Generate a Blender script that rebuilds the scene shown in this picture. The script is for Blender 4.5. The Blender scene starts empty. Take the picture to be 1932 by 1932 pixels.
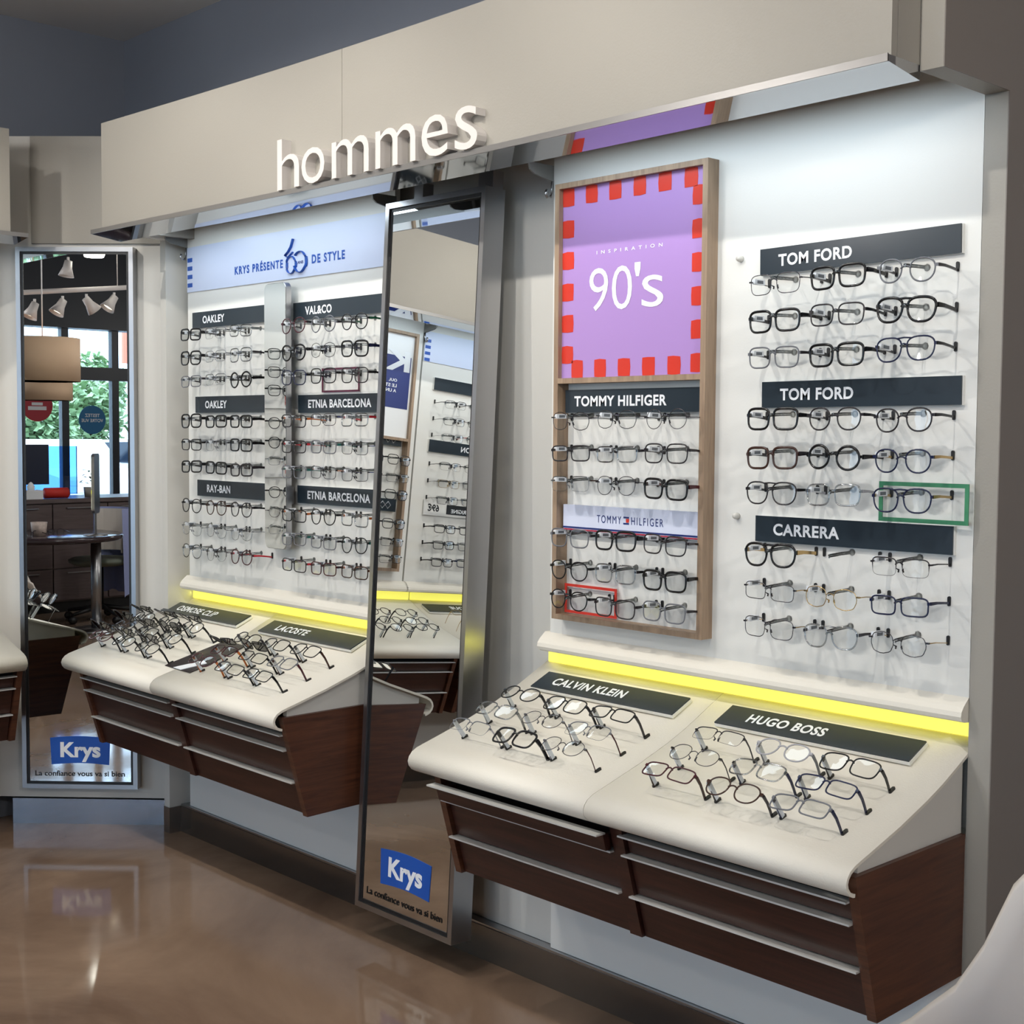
import bpy, bmesh, math, random
from mathutils import Matrix, Vector
R_ = math.radians
random.seed(7)
S = bpy.context.scene
COL = S.collection

# ------------------------------------------------------------------ camera
cam_d = bpy.data.cameras.new('camera')
cam = bpy.data.objects.new('camera', cam_d)
COL.objects.link(cam)
AX = ((0.68716885, 0.04710887, -0.72496878), (0.72646436, -0.03499005, 0.68631278), (0.00696472, -0.99827674, -0.05826699))
cam.matrix_world = Matrix(((AX[0][0], -AX[0][1], -AX[0][2], 0.0), (AX[1][0], -AX[1][1], -AX[1][2], 0.0),
                           (AX[2][0], -AX[2][1], -AX[2][2], 1.55), (0, 0, 0, 1)))
cam_d.sensor_width = 36.0
cam_d.lens = 2570.0 / 1932.0 * 36.0
cam_d.clip_start = 0.05
cam_d.clip_end = 200
S.camera = cam

# ------------------------------------------------------------------ world, light, exposure
S.view_settings.view_transform = 'Standard'
S.view_settings.look = 'None'
S.view_settings.gamma = 1.0
S.view_settings.exposure = 0.0
try:
    S.view_settings.use_curve_mapping = False
    S.cycles.transparent_max_bounces = 24
    S.cycles.max_bounces = 10
    S.cycles.sample_clamp_indirect = 6.0
    S.cycles.caustics_reflective = False
    S.cycles.caustics_refractive = False
except Exception:
    pass
W = bpy.data.worlds.new('sky')
S.world = W
W.use_nodes = True
wn = W.node_tree
bg = wn.nodes['Background']
bg.inputs['Color'].default_value = (0.58, 0.78, 1.0, 1)
bg.inputs['Strength'].default_value = 6.5


def area(name, loc, rot, sx, sy, power, color, spread=180):
    l = bpy.data.lights.new(name, 'AREA')
    l.shape = 'RECTANGLE'
    l.size, l.size_y = sx, sy
    l.energy = power
    l.color = color
    l.spread = R_(spread)
    o = bpy.data.objects.new(name, l)
    o.location = loc
    o.rotation_euler = rot
    COL.objects.link(o)
    return o


def spot(name, loc, to, power, color, deg=70, size=0.03, blend=0.6):
    l = bpy.data.lights.new(name, 'SPOT')
    l.energy = power
    l.color = color
    l.spot_size = R_(deg)
    l.spot_blend = blend
    l.shadow_soft_size = size
    o = bpy.data.objects.new(name, l)
    o.location = loc
    o.rotation_euler = (Vector(to) - Vector(loc)).to_track_quat('-Z', 'Y').to_euler()
    COL.objects.link(o)
    return o


COOL = (0.80, 0.92, 1.0)
WARM = (1.0, 0.95, 0.87)
# hidden strip lamps behind the header of each display
area('strip_lamp', (-3.965, 2.468, 2.272), (R_(8), 0, 0), 1.20, 0.11, 2.7, COOL)
area('strip_lamp', (-2.03, 2.468, 2.272), (R_(8), 0, 0), 1.20, 0.11, 2.7, COOL)
area('strip_lamp', (-5.046, 0.82, 2.272), (R_(12), 0, R_(90)), 2.2, 0.11, 4.4, COOL)
# yellow strips behind the counter tops
for x_, w_ in ((-4.03, 1.3), (-2.06, 1.25)):
    area('yellow_strip', (x_, 2.70, 0.925), (R_(-75), 0, 0), w_, 0.012, 0.12, (1.0, 0.95, 0.2))
# track spots of the shop
for sx_, tx_ in ((-4.35, -4.2), (-3.35, -3.6), (-2.55, -2.7), (-1.45, -1.8)):
    spot('track_spot', (sx_, 1.15, 3.0), (tx_, 2.62, 1.35), 46, WARM, 95, 0.018)
for sy_, ty_ in ((1.3, 1.2), (0.3, 0.4)):
    spot('track_spot', (-3.75, sy_, 3.0), (-5.2, ty_, 1.3), 42, WARM, 95, 0.018)
# added point fills that raise the ambient light, not shop fixtures
for x_, y_ in ((-3.1, 0.5), (-1.6, -1.2), (0.9, 1.2), (-3.9, -3.4), (1.4, -3.2)):
    l_ = bpy.data.lights.new('fill_point', 'POINT')
    l_.energy, l_.color, l_.shadow_soft_size = (85 if x_ == 0.9 else 42), (1.0, 0.96, 0.92), 0.13
    o_ = bpy.data.objects.new('fill_point', l_)
    o_.location = (x_, y_, 2.62)
    COL.objects.link(o_)
# daylight: portal in the shop front
pl = area('window_portal', (-0.5, -6.42, 1.3), (R_(90), 0, 0), 9.0, 2.5, 1, (1, 1, 1))
pl.data.cycles.is_portal = True
sun = bpy.data.lights.new('sun', 'SUN')
sun.energy = 2.5
sun.angle = R_(0.6)
sun_o = bpy.data.objects.new('sun', sun)
sun_o.rotation_euler = Vector((0.55, 0.1, -0.8)).to_track_quat('-Z', 'Y').to_euler()
COL.objects.link(sun_o)


# ------------------------------------------------------------------ materials
def lin(c):
    return tuple((v / 12.92 if v <= 0.04045 else ((v + 0.055) / 1.055) ** 2.4) for v in (x / 255.0 for x in c))


MATS = {}


def mat(name, rgb, rough=0.5, metal=0.0, spec=0.5, coat=0.0, bump=None, noise=None, emit=None, aniso=None):
    if name in MATS:
        return MATS[name]
    m = bpy.data.materials.new(name)
    m.use_nodes = True
    nt = m.node_tree
    b = nt.nodes['Principled BSDF']
    c = lin(rgb)
    b.inputs['Base Color'].default_value = (*c, 1)
    b.inputs['Roughness'].default_value = rough
    b.inputs['Metallic'].default_value = metal
    b.inputs['Specular IOR Level'].default_value = spec
    if coat:
        b.inputs['Coat Weight'].default_value = coat
        b.inputs['Coat Roughness'].default_value = 0.08
    tc = None
    if noise or bump:
        tc = nt.nodes.new('ShaderNodeTexCoord')
    if noise:      # (scale, amount, (sx,sy,sz))
        mp = nt.nodes.new('ShaderNodeMapping')
        mp.inputs['Scale'].default_value = noise[2] if len(noise) > 2 else (1, 1, 1)
        nz = nt.nodes.new('ShaderNodeTexNoise')
        nz.inputs['Scale'].default_value = noise[0]
        nz.inputs['Detail'].default_value = 6
        cr = nt.nodes.new('ShaderNodeValToRGB')
        k = noise[1]
        cr.color_ramp.elements[0].position = 0.3
        cr.color_ramp.elements[1].position = 0.7
        cr.color_ramp.elements[0].color = (*[v * (1 - k) for v in c], 1)
        cr.color_ramp.elements[1].color = (*[min(1, v * (1 + k)) for v in c], 1)
        nt.links.new(tc.outputs['Object'], mp.inputs[0])
        nt.links.new(mp.outputs[0], nz.inputs['Vector'])
        nt.links.new(nz.outputs[0], cr.inputs[0])
        nt.links.new(cr.outputs[0], b.inputs['Base Color'])
    if bump:       # (scale, strength)
        nb = nt.nodes.new('ShaderNodeTexNoise')
        nb.inputs['Scale'].default_value = bump[0]
        nb.inputs['Detail'].default_value = 4
        bp = nt.nodes.new('ShaderNodeBump')
        bp.inputs['Strength'].default_value = bump[1]
        bp.inputs['Distance'].default_value = 0.002
        nt.links.new(tc.outputs['Object'], nb.inputs['Vector'])
        nt.links.new(nb.outputs[0], bp.inputs['Height'])
        nt.links.new(bp.outputs[0], b.inputs['Normal'])
    if emit:
        b.inputs['Emission Color'].default_value = (*lin(emit[0]), 1)
        b.inputs['Emission Strength'].default_value = emit[1]
    MATS[name] = m
    return m


def glassy(name, rgb, rough=0.02, fres=1.45, gl=(1, 1, 1), base=0.0):
    """thin clear sheet: see-through with a Fresnel reflection"""
    if name in MATS:
        return MATS[name]
    m = bpy.data.materials.new(name)
    m.use_nodes = True
    nt = m.node_tree
    nt.nodes.clear()
    out = nt.nodes.new('ShaderNodeOutputMaterial')
    tr = nt.nodes.new('ShaderNodeBsdfTransparent')
    tr.inputs[0].default_value = (*rgb, 1)
    g = nt.nodes.new('ShaderNodeBsdfGlossy')
    g.inputs['Color'].default_value = (*gl, 1)
    g.inputs['Roughness'].default_value = rough
    fr = nt.nodes.new('ShaderNodeFresnel')
    fr.inputs[0].default_value = fres
    mx = nt.nodes.new('ShaderNodeMixShader')
    if base:
        ad = nt.nodes.new('ShaderNodeMath')
        ad.inputs[1].default_value = base
        nt.links.new(fr.outputs[0], ad.inputs[0])
        nt.links.new(ad.outputs[0], mx.inputs[0])
    else:
        nt.links.new(fr.outputs[0], mx.inputs[0])
    nt.links.new(tr.outputs[0], mx.inputs[1])
    nt.links.new(g.outputs[0], mx.inputs[2])
    nt.links.new(mx.outputs[0], out.inputs[0])
    MATS[name] = m
    return m


def wood(name, c1, c2, axis_scale=(3, 40, 40), rough=0.38):
    if name in MATS:
        return MATS[name]
    m = bpy.data.materials.new(name)
    m.use_nodes = True
    nt = m.node_tree
    b = nt.nodes['Principled BSDF']
    b.inputs['Roughness'].default_value = rough
    tc = nt.nodes.new('ShaderNodeTexCoord')
    mp = nt.nodes.new('ShaderNodeMapping')
    mp.inputs['Scale'].default_value = axis_scale
    nz = nt.nodes.new('ShaderNodeTexNoise')
    nz.inputs['Scale'].default_value = 2.2
    nz.inputs['Detail'].default_value = 9
    nz.inputs['Roughness'].default_value = 0.65
    nz.inputs['Distortion'].default_value = 0.6
    cr = nt.nodes.new('ShaderNodeValToRGB')
    cr.color_ramp.elements[0].position = 0.32
    cr.color_ramp.elements[1].position = 0.68
    cr.color_ramp.elements[0].color = (*lin(c1), 1)
    cr.color_ramp.elements[1].color = (*lin(c2), 1)
    nt.links.new(tc.outputs['Object'], mp.inputs[0])
    nt.links.new(mp.outputs[0], nz.inputs['Vector'])
    nt.links.new(nz.outputs[0], cr.inputs[0])
    nt.links.new(cr.outputs[0], b.inputs['Base Color'])
    MATS[name] = m
    return m


M_BEIGE = mat('beige_laminate', (152, 148, 140), 0.55, bump=(180, 0.15))
M_BLUE = mat('slate_blue_paint', (114, 120, 132), 0.7, noise=(1.2, 0.08))
M_CEIL = mat('taupe_ceiling_paint', (200, 198, 196), 0.8)
M_BLACKCEIL = mat('black_ceiling_paint', (22, 24, 30), 0.8)
M_DARK = mat('dark_taupe_surface', (124, 117, 112), 0.6)  # even darker taupe for the end panel's outer side and rear wall
M_WHITE = mat('white_panel_laminate', (224, 224, 220), 0.38, bump=(220, 0.08))
M_GREYLAM = mat('pale_grey_laminate', (205, 203, 197), 0.45)
M_CREAM = mat('cream_counter_leatherette', (226, 221, 209), 0.5, bump=(260, 0.25))
M_STEEL = mat('brushed_steel', (176, 176, 178), 0.28, metal=1.0, bump=(60, 0.05))
M_PLINTH = mat('polished_plinth_steel', (120, 114, 108), 0.16, metal=0.85)
M_CHROME = mat('header_mirror_strip', (190, 192, 196), 0.03, metal=1.0)
M_MIRROR = mat('mirror_glass', (235, 238, 238), 0.0, metal=1.0)
M_BLACK = mat('black_rubber', (14, 14, 16), 0.45)
M_SIGN = mat('charcoal_sign_acrylic', (40, 50, 58), 0.22)
M_LETTER = mat('white_print', (235, 238, 242), 0.5)
M_HOMMES = mat('white_lacquered_letter', (208, 203, 200), 0.4)
M_KBLUE = mat('blue_print', (28, 82, 172), 0.35)
M_NAVYPRINT = mat('navy_print', (24, 44, 110), 0.4)
M_BANNER = mat('pale_blue_banner', (206, 216, 240), 0.3)
M_LILAC = mat('lilac_print', (172, 138, 200), 0.25)
M_RED = mat('red_print', (206, 58, 44), 0.25)
M_YELLOW = mat('yellow_light_strip', (250, 240, 90), 0.5, emit=((246, 240, 110), 0.85))
M_WOODF = wood('light_oak', (134, 112, 92), (166, 142, 118), (30, 30, 2.2), 0.5)
M_WAL = wood('walnut_front', (44, 23, 19), (68, 38, 30), (2.2, 30, 30), 0.32)
M_WALS = wood('walnut_side', (62, 36, 26), (96, 58, 40), (2.0, 2.2, 34), 0.34)
M_LENS = glassy('clear_lens', (0.97, 0.975, 0.97), 0.015, 1.45, base=0.0)
M_DARKLENS = glassy('smoked_lens', (0.03, 0.032, 0.035), 0.02, 1.55, base=0.05)
M_ROD = glassy('clear_acrylic', (0.93, 0.95, 0.96), 0.12, 1.3, base=0.02)
M_TAG = mat('white_tag_plastic', (226, 230, 236), 0.35)
M_TAGP = mat('grey_tag_print', (90, 96, 104), 0.5)
M_CLEARTAG = mat('frosted_tag_plastic', (206, 212, 222), 0.3)
M_PULL = mat('bright_edge_pull', (214, 214, 210), 0.38, metal=0.35)
M_SHELL = mat('white_chair_shell', (224, 216, 208), 0.4)
FRAMEC = {
    'blk': ((14, 13, 15), 0.18), 'drk': ((38, 34, 38), 0.25), 'brn': ((58, 34, 26), 0.22), 'tor': ((70, 44, 28), 0.22),
    'nav': ((24, 30, 62), 0.22), 'gry': ((104, 106, 112), 0.25), 'lgr': ((160, 160, 165), 0.25),
    'mar': ((66, 22, 30), 0.22), 'red': ((176, 32, 46), 0.3), 'org': ((176, 96, 44), 0.3), 'tea': ((24, 92, 84), 0.3),
    'blu': ((34, 48, 120), 0.3), 'grn': ((24, 84, 60), 0.3)}
for k, (c, r) in FRAMEC.items():
    mat('frame_' + k, c, r, coat=0.1, spec=0.35)
mat('frame_slv', (170, 172, 176), 0.2, metal=1.0)
mat('frame_gun', (86, 84, 88), 0.25, metal=1.0)
mat('frame_gld', (190, 160, 110), 0.25, metal=1.0)
MATS['frame_clr'] = glassy('crystal_acetate', (0.72, 0.74, 0.76), 0.08, 1.5, base=0.12)

# polished concrete floor
mf = bpy.data.materials.new('polished_concrete')
mf.use_nodes = True
nt = mf.node_tree
b = nt.nodes['Principled BSDF']
tc = nt.nodes.new('ShaderNodeTexCoord')
n1 = nt.nodes.new('ShaderNodeTexNoise')
n1.inputs['Scale'].default_value = 1.1
n1.inputs['Detail'].default_value = 8
n1.inputs['Roughness'].default_value = 0.6
n1.inputs['Distortion'].default_value = 0.8
cr = nt.nodes.new('ShaderNodeValToRGB')
e = cr.color_ramp.elements
e[0].position, e[1].position = 0.32, 0.72
e[0].color = (*lin((104, 84, 70)), 1)
e[1].color = (*lin((150, 126, 106)), 1)
n2 = nt.nodes.new('ShaderNodeTexNoise')
n2.inputs['Scale'].default_value = 14
n2.inputs['Detail'].default_value = 5
mr = nt.nodes.new('ShaderNodeMapRange')
mr.inputs[3].default_value = 0.04
mr.inputs[4].default_value = 0.10
bp = nt.nodes.new('ShaderNodeBump')
bp.inputs['Strength'].default_value = 0.03
bp.inputs['Distance'].default_value = 0.002
nt.links.new(tc.outputs['Object'], n1.inputs['Vector'])
nt.links.new(tc.outputs['Object'], n2.inputs['Vector'])
nt.links.new(n1.outputs[0], cr.inputs[0])
nt.links.new(cr.outputs[0], b.inputs['Base Color'])
nt.links.new(n2.outputs[0], mr.inputs[0])
nt.links.new(mr.outputs[0], b.inputs['Roughness'])
nt.links.new(n2.outputs[0], bp.inputs['Height'])
nt.links.new(bp.outputs[0], b.inputs['Normal'])
b.inputs['Specular IOR Level'].default_value = 0.6
M_FLOOR = mf


# ------------------------------------------------------------------ mesh helpers
class MB:
    def __init__(s):
        s.v, s.f, s.sm = [], [], []

    def add(s, vs, fs, smooth=False, M=None):
        n = len(s.v)
        for p in vs:
            s.v.append(tuple(M @ Vector(p)) if M is not None else tuple(p))
        for f in fs:
            s.f.append(tuple(i + n for i in f))
            s.sm.append(smooth)
        return s

    def box(s, x0, x1, y0, y1, z0, z1, M=None):
        return s.add([(x0, y0, z0), (x1, y0, z0), (x1, y1, z0), (x0, y1, z0), (x0, y0, z1), (x1, y0, z1), (x1, y1, z1), (x0, y1, z1)],
                     [(0, 3, 2, 1), (4, 5, 6, 7), (0, 1, 5, 4), (1, 2, 6, 5), (2, 3, 7, 6), (3, 0, 4, 7)], False, M)

    def prism(s, pts, a0, a1, axis='x', M=None, smooth=False):
        """closed 2-D outline extruded: axis x uses (y,z), y uses (x,z), z uses (x,y)"""
        def P(p, a):
            return {'x': (a, p[0], p[1]), 'y': (p[0], a, p[1]), 'z': (p[0], p[1], a)}[axis]
        n = len(pts)
        vs = [P(p, a0) for p in pts] + [P(p, a1) for p in pts]
        s.add(vs, [(i, (i + 1) % n, n + (i + 1) % n, n + i) for i in range(n)], smooth, M)
        s.add([P(p, a0) for p in pts], [tuple(range(n))], False, M)
        s.add([P(p, a1) for p in pts], [tuple(range(n - 1, -1, -1))], False, M)
        return s

    def tube(s, path, r, n=8, closed=False, r2=None, M=None, cap=True):
        P = [Vector(p) for p in path]
        m = len(P)
        vs = []
        for i, p in enumerate(P):
            if closed:
                t = P[(i + 1) % m] - P[i - 1]
            else:
                t = P[min(i + 1, m - 1)] - P[max(i - 1, 0)]
            t.normalize()
            up = Vector((0, 0, 1)) if abs(t.z) < 0.9 else Vector((0, 1, 0))
            a = t.cross(up).normalized()
            c = a.cross(t).normalized()
            rr = r[i] if isinstance(r, (list, tuple)) else r
            for k in range(n):
                an = 2 * math.pi * k / n
                vs.append(p + a * math.cos(an) * rr + c * math.sin(an) * rr * (r2 or 1))
        fs = []
        for i in range(m if closed else m - 1):
            j = (i + 1) % m
            for k in range(n):
                fs.append((i * n + k, i * n + (k + 1) % n, j * n + (k + 1) % n, j * n + k))
        s.add(vs, fs, True, M)
        if cap and not closed:
            s.add(vs[:n], [tuple(range(n - 1, -1, -1))], False, M)
            s.add(vs[-n:], [tuple(range(n))], False, M)
        return s

    def lathe(s, prof, cx=0, cy=0, n=24, M=None):
        vs = []
        for r, z in prof:
            for k in range(n):
                a = 2 * math.pi * k / n
                vs.append((cx + r * math.cos(a), cy + r * math.sin(a), z))
        fs = []
        for i in range(len(prof) - 1):
            for k in range(n):
                fs.append((i * n + k, i * n + (k + 1) % n, (i + 1) * n + (k + 1) % n, (i + 1) * n + k))
        s.add(vs, fs, True, M)
        if prof[0][0] > 1e-5:
            s.add(vs[:n], [tuple(range(n - 1, -1, -1))], False, M)
        if prof[-1][0] > 1e-5:
            s.add(vs[-n:], [tuple(range(n))], False, M)
        return s

    def sheet(s, prof, x0, x1, th, M=None):
        """open (y,z) profile extruded along x with thickness th below it"""
        n = len(prof)
        low = []
        for i, p in enumerate(prof):
            a = Vector(prof[max(i - 1, 0)])
            c = Vector(prof[min(i + 1, n - 1)])
            t = (c - a).normalized()
            low.append((p[0] - t.y * th, p[1] + t.x * th))
        out = list(prof) + low[::-1]
        m = len(out)
        vs = [(x0, p[0], p[1]) for p in out] + [(x1, p[0], p[1]) for p in out]
        s.add(vs, [(i, (i + 1) % m, m + (i + 1) % m, m + i) for i in range(m)], True, M)
        for a in (x0, x1):
            q = [(a, p[0], p[1]) for p in prof] + [(a, p[0], p[1]) for p in low]
            s.add(q, [(i, i + 1, n + i + 1, n + i) for i in range(n - 1)], False, M)
        return s

    def mesh(s, name):
        me = bpy.data.meshes.new(name)
        me.from_pydata(s.v, [], s.f)
        me.polygons.foreach_set('use_smooth', s.sm)
        bm = bmesh.new()
        bm.from_mesh(me)
        bmesh.ops.remove_doubles(bm, verts=bm.verts, dist=1e-6)
        bmesh.ops.recalc_face_normals(bm, faces=bm.faces)
        bm.to_mesh(me)
        bm.free()
        me.update()
        return me


def Rz(deg):
    return Matrix.Rotation(R_(deg), 4, 'Z')


FONT_CACHE = {}


def text_mesh(txt, w, h, M, mb=None, extrude=0.0, bold=0.0, spacing=1.0):
    """lettering fitted to the box w x h, standing in local x-z plane facing -y, its lower left corner at M's origin"""
    cu = bpy.data.curves.new('t', 'FONT')
    cu.body = txt
    cu.size = 1.0
    cu.offset = bold
    cu.space_character = spacing
    cu.resolution_u = 4
    cu.extrude = 0.0
    o = bpy.data.objects.new('t', cu)
    COL.objects.link(o)
    dg = bpy.context.evaluated_depsgraph_get()
    dg.update()
    me = bpy.data.meshes.new_from_object(o.evaluated_get(dg))
    xs = [v.co.x for v in me.vertices]
    ys = [v.co.y for v in me.vertices]
    x0, x1, y0, y1 = min(xs), max(xs), min(ys), max(ys)
    mb = mb or MB()
    vs = [((v.co.x - x0) / (x1 - x0) * w, 0, (v.co.y - y0) / (y1 - y0) * h) for v in me.vertices]
    fs = [tuple(p.vertices) for p in me.polygons]
    if extrude:
        edges = {}
        for f in fs:
            for i in range(len(f)):
                e = (f[i], f[(i + 1) % len(f)])
                edges[e] = 1
        n = len(vs)
        back = [(x, extrude, z) for x, y, z in vs]
        allf = list(fs) + [tuple(i + n for i in reversed(f)) for f in fs]
        for (a, c) in edges:
            if (c, a) not in edges:
                allf.append((a, c, c + n, a + n))
        mb.add(vs + back, allf, False, M)
    else:
        mb.add(vs, fs, False, M)
    bpy.data.objects.remove(o)
    bpy.data.curves.remove(cu)
    bpy.data.meshes.remove(me)
    return mb


def flat_mesh(mb, name):
    me = bpy.data.meshes.new(name)
    me.from_pydata(mb.v, [], mb.f)
    me.update()
    return me


# ------------------------------------------------------------------ objects, parts
def setp(o, label=None, cat=None, group=None, kind=None):
    if label:
        o['label'] = label
    if cat:
        o['category'] = cat
    if group:
        o['group'] = group
    if kind:
        o['kind'] = kind
    return o


def thing(name, label, cat, loc=(0, 0, 0), frame=0, group=None, kind=None):
    """Empty at (u,v,z) in a wall frame turned by frame degrees about z"""
    o = bpy.data.objects.new(name, None)
    o.empty_display_size = 0.05
    COL.objects.link(o)
    o.location = Rz(frame) @ Vector(loc)
    o.rotation_euler = (0, 0, R_(frame))
    setp(o, label, cat, group, kind)
    ORG[o.name] = Vector(loc)
    return o


ORG = {}


def part(name, mb, m, root=None, label=None, kind=None, me=None, off=None, flat=False):
    """mesh authored in the wall frame's coordinates; root shifts it back"""
    me = me or (flat_mesh(mb, name) if flat else mb.mesh(name))
    if m and not me.materials:
        me.materials.append(m)
    o = bpy.data.objects.new(name, me)
    COL.objects.link(o)
    if root is not None:
        o.parent = root
        if root.name in ORG:
            o.location = -ORG[root.name]
    if off is not None:
        o.location = o.location + Vector(off)
    setp(o, label, kind=kind)
    return o


def solo(name, mb, m, label=None, cat=None, group=None, kind=None, frame=0, flat=False):
    me = flat_mesh(mb, name) if flat else mb.mesh(name)
    me.materials.append(m)
    o = bpy.data.objects.new(name, me)
    o.rotation_euler = (0, 0, R_(frame))
    COL.objects.link(o)
    setp(o, label, cat, group, kind)
    return o


# ------------------------------------------------------------------ the room
VP = 2.66            # main display panel plane
VL = 5.238           # side display panel plane (in its own frame)
A0 = Vector((-4.763, 2.646, 0))      # right foot of the diagonal corner wall
solo('floor', MB().box(-6.2, 5.0, -6.5, 3.6, -0.05, 0), M_FLOOR, kind='structure')
solo('ceiling', MB().box(-6.2, 5.0, -1.6, 3.6, 3.16, 3.22), M_CEIL, kind='structure')
solo('ceiling', MB().box(-6.2, 5.0, -6.6, -1.6, 3.5, 3.56).box(-6.2, 5.0, -1.66, -1.6, 3.22, 3.5), M_BLACKCEIL, kind='structure')
solo('wall_back', MB().box(-5.3, -1.352, 2.78, 2.84, 0, 3.16), M_BLUE, kind='structure')
solo('wall_left', MB().box(-5.36, -5.3, -6.5, 2.84, 0, 3.5), M_BLUE, kind='structure')
solo('wall_right', MB().box(4.0, 4.1, -6.5, 3.6, 0, 3.5), M_BEIGE, kind='structure')
solo('wall_rear', MB().box(-1.30, 5.0, 3.4, 3.5, 0, 3.16), M_DARK, kind='structure')
dm = Matrix.Translation(A0) @ Rz(45)        # local x along the diagonal, y into the wall
solo('wall_corner', MB().box(-0.72, 0.03, 0, 0.03, 0.105, 2.67, dm), M_GREYLAM, kind='structure')
solo('trim_1', MB().box(-0.50, 0.03, -0.012, 0, 2.262, 2.668, dm), M_BEIGE, kind='structure')
solo('baseboard_corner', MB().box(-0.605, 0.0, -0.006, 0.03, 0, 0.1, dm), mat('corner_plinth_steel', (150, 150, 156), 0.2, metal=0.9, noise=(5, 0.12)), kind='structure')


# ------------------------------------------------------------------ display walls
def header(frame, u0, u1, V, joint, bow, label):
    """beige header box with its mirrored ledge and end returns"""
    t = thing('display_header', label, 'header', ((u0 + u1) / 2, V - 0.36, 2.25), frame)
    def fy(u, base, b):
        return base + b * math.sin(math.pi * (u - u0) / (u1 - u0))
    for a, c in ((u0, joint), (joint, u1)):
        mb = MB()
        n = 10
        g = 0.0008
        us = [a + g + (c - a - 2 * g) * i / n for i in range(n + 1)]
        out = [(u, fy(u, V - 0.36, bow)) for u in us] + [(us[-1], V + 0.11), (us[0], V + 0.11)]
        # open box: front skin 2 cm thick
        front = [(u, fy(u, V - 0.36, bow)) for u in us]
        back = [(u, fy(u, V - 0.34, bow)) for u in reversed(us)]
        mb.prism(front + back, 2.262, 2.632, 'z')
        part('header_panel', mb, M_BEIGE, t)
    for ue in ((u0, u0 + 0.018), (u1 - 0.018, u1)):
        part('header_end', MB().box(ue[0], ue[1], V - 0.3395, V + 0.05, 2.262, 2.598), M_BEIGE, t)
    part('header_top', MB().box(u0, u1, V - 0.30, V + 0.11, 2.60, 2.625), M_BEIGE, t)
    # ledge: thin lip and mirrored underside sloping a little down to the wall
    mb = MB()
    n = 16
    ext = 0.06 if frame == 0 else 0.06
    L0, L1 = u0 - (ext if frame == 0 else 0), u1 + (0 if frame == 0 else ext)
    us = [L0 + (L1 - L0) * i / n for i in range(n + 1)]
    vs, fs = [], []
    for u in us:
        y = fy(min(max(u, u0), u1), V - 0.372, bow * 0.75)
        vs += [(u, y, 2.249), (u, y, 2.262), (u, y + 0.12, 2.262), (u, y + 0.115, 2.233)]
    for i in range(n):
        for k in range(4):
            fs.append((i * 4 + k, i * 4 + (k + 1) % 4, i * 4 + 4 + (k + 1) % 4, i * 4 + 4 + k))
    fs += [(0, 1, 2, 3), (n * 4 + 3, n * 4 + 2, n * 4 + 1, n * 4)]
    mb.add(vs, fs)
    part('mirrored_ledge', mb, M_CHROME, t, 'mirrored ledge under the header')
    mb = MB()
    vs, fs = [], []
    for u in us:
        y = fy(min(max(u, u0), u1), V - 0.374, bow * 0.75)
        vs += [(u, y, 2.2485), (u, y, 2.2635), (u, y + 0.004, 2.2635), (u, y + 0.004, 2.2485)]
    for i in range(n):
        for k in range(4):
            fs.append((i * 4 + k, i * 4 + (k + 1) % 4, i * 4 + 4 + (k + 1) % 4, i * 4 + 4 + k))
    fs += [(0, 1, 2, 3), (n * 4 + 3, n * 4 + 2, n * 4 + 1, n * 4)]
    mb.add(vs, fs)
    part('ledge_lip', mb, mat('satin_lip', (140, 138, 136), 0.35, metal=0.6), t)
    return t


header(0, -4.56, -1.403, VP, -3.19, 0.045, 'long beige header box over the main display wall')
header(90, -0.5, 2.105, VL, 0.62, 0.0, 'beige header box over the side display at the left edge')

# side returns / end cladding (L-shaped slabs)


def cladding(frame, ua, ub, V, name_label, panel_mat, dark, vback, flip):
    t = thing('end_cladding', name_label, 'panel', ((ua + ub) / 2, V, 0), frame)
    part('upright', MB().box(ua, ub, V, vback, 0, 2.25), panel_mat, t)
    part('header_return', MB().box(ua, ub, V - 0.26, vback, 2.25, 3.158 if flip else 2.63), panel_mat, t)
    if dark:
        uo = ub
        part('side_skin', MB().box(uo, uo + 0.002, V + 0.0005, vback + 0.6, 0, 2.25).box(uo, uo + 0.002, V - 0.2595, vback + 0.6, 2.25, 3.158), dark, t, 'dark taupe outer skin')
    return t


cladding(0, -1.402, -1.352, VP, 'tall pale end panel with dark taupe side, right of the displays', M_BEIGE, M_DARK, 2.84, True)
t = thing('end_cladding', 'slim pale upright closing the main display beside the corner mirror', 'panel', (-4.67, 2.6, 0))
part('upright', MB().box(-4.69, -4.65, 2.60, 2.72, 0.1, 2.262), M_GREYLAM, t)
part('plinth_cap', MB().box(-4.692, -4.648, 2.598, 2.72, 0, 0.1), M_STEEL, t, 'steel plinth cap')
part('header_return', MB().box(-4.66, -4.62, 2.40, 2.72, 2.262, 2.60), M_GREYLAM, t)
t = thing('end_cladding', 'slim pale upright closing the side display left of the corner mirror', 'panel', (2.09, VL - 0.06, 0), 90)
part('upright', MB().box(2.075, 2.115, VL - 0.06, VL + 0.06, 0.1, 2.262), M_GREYLAM, t)
part('plinth_cap', MB().box(2.073, 2.117, VL - 0.062, VL + 0.06, 0, 0.1), M_STEEL, t, 'steel plinth cap')
part('header_return', MB().box(2.062, 2.10, VL - 0.24, VL + 0.06, 2.262, 2.598), M_GREYLAM, t)
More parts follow.
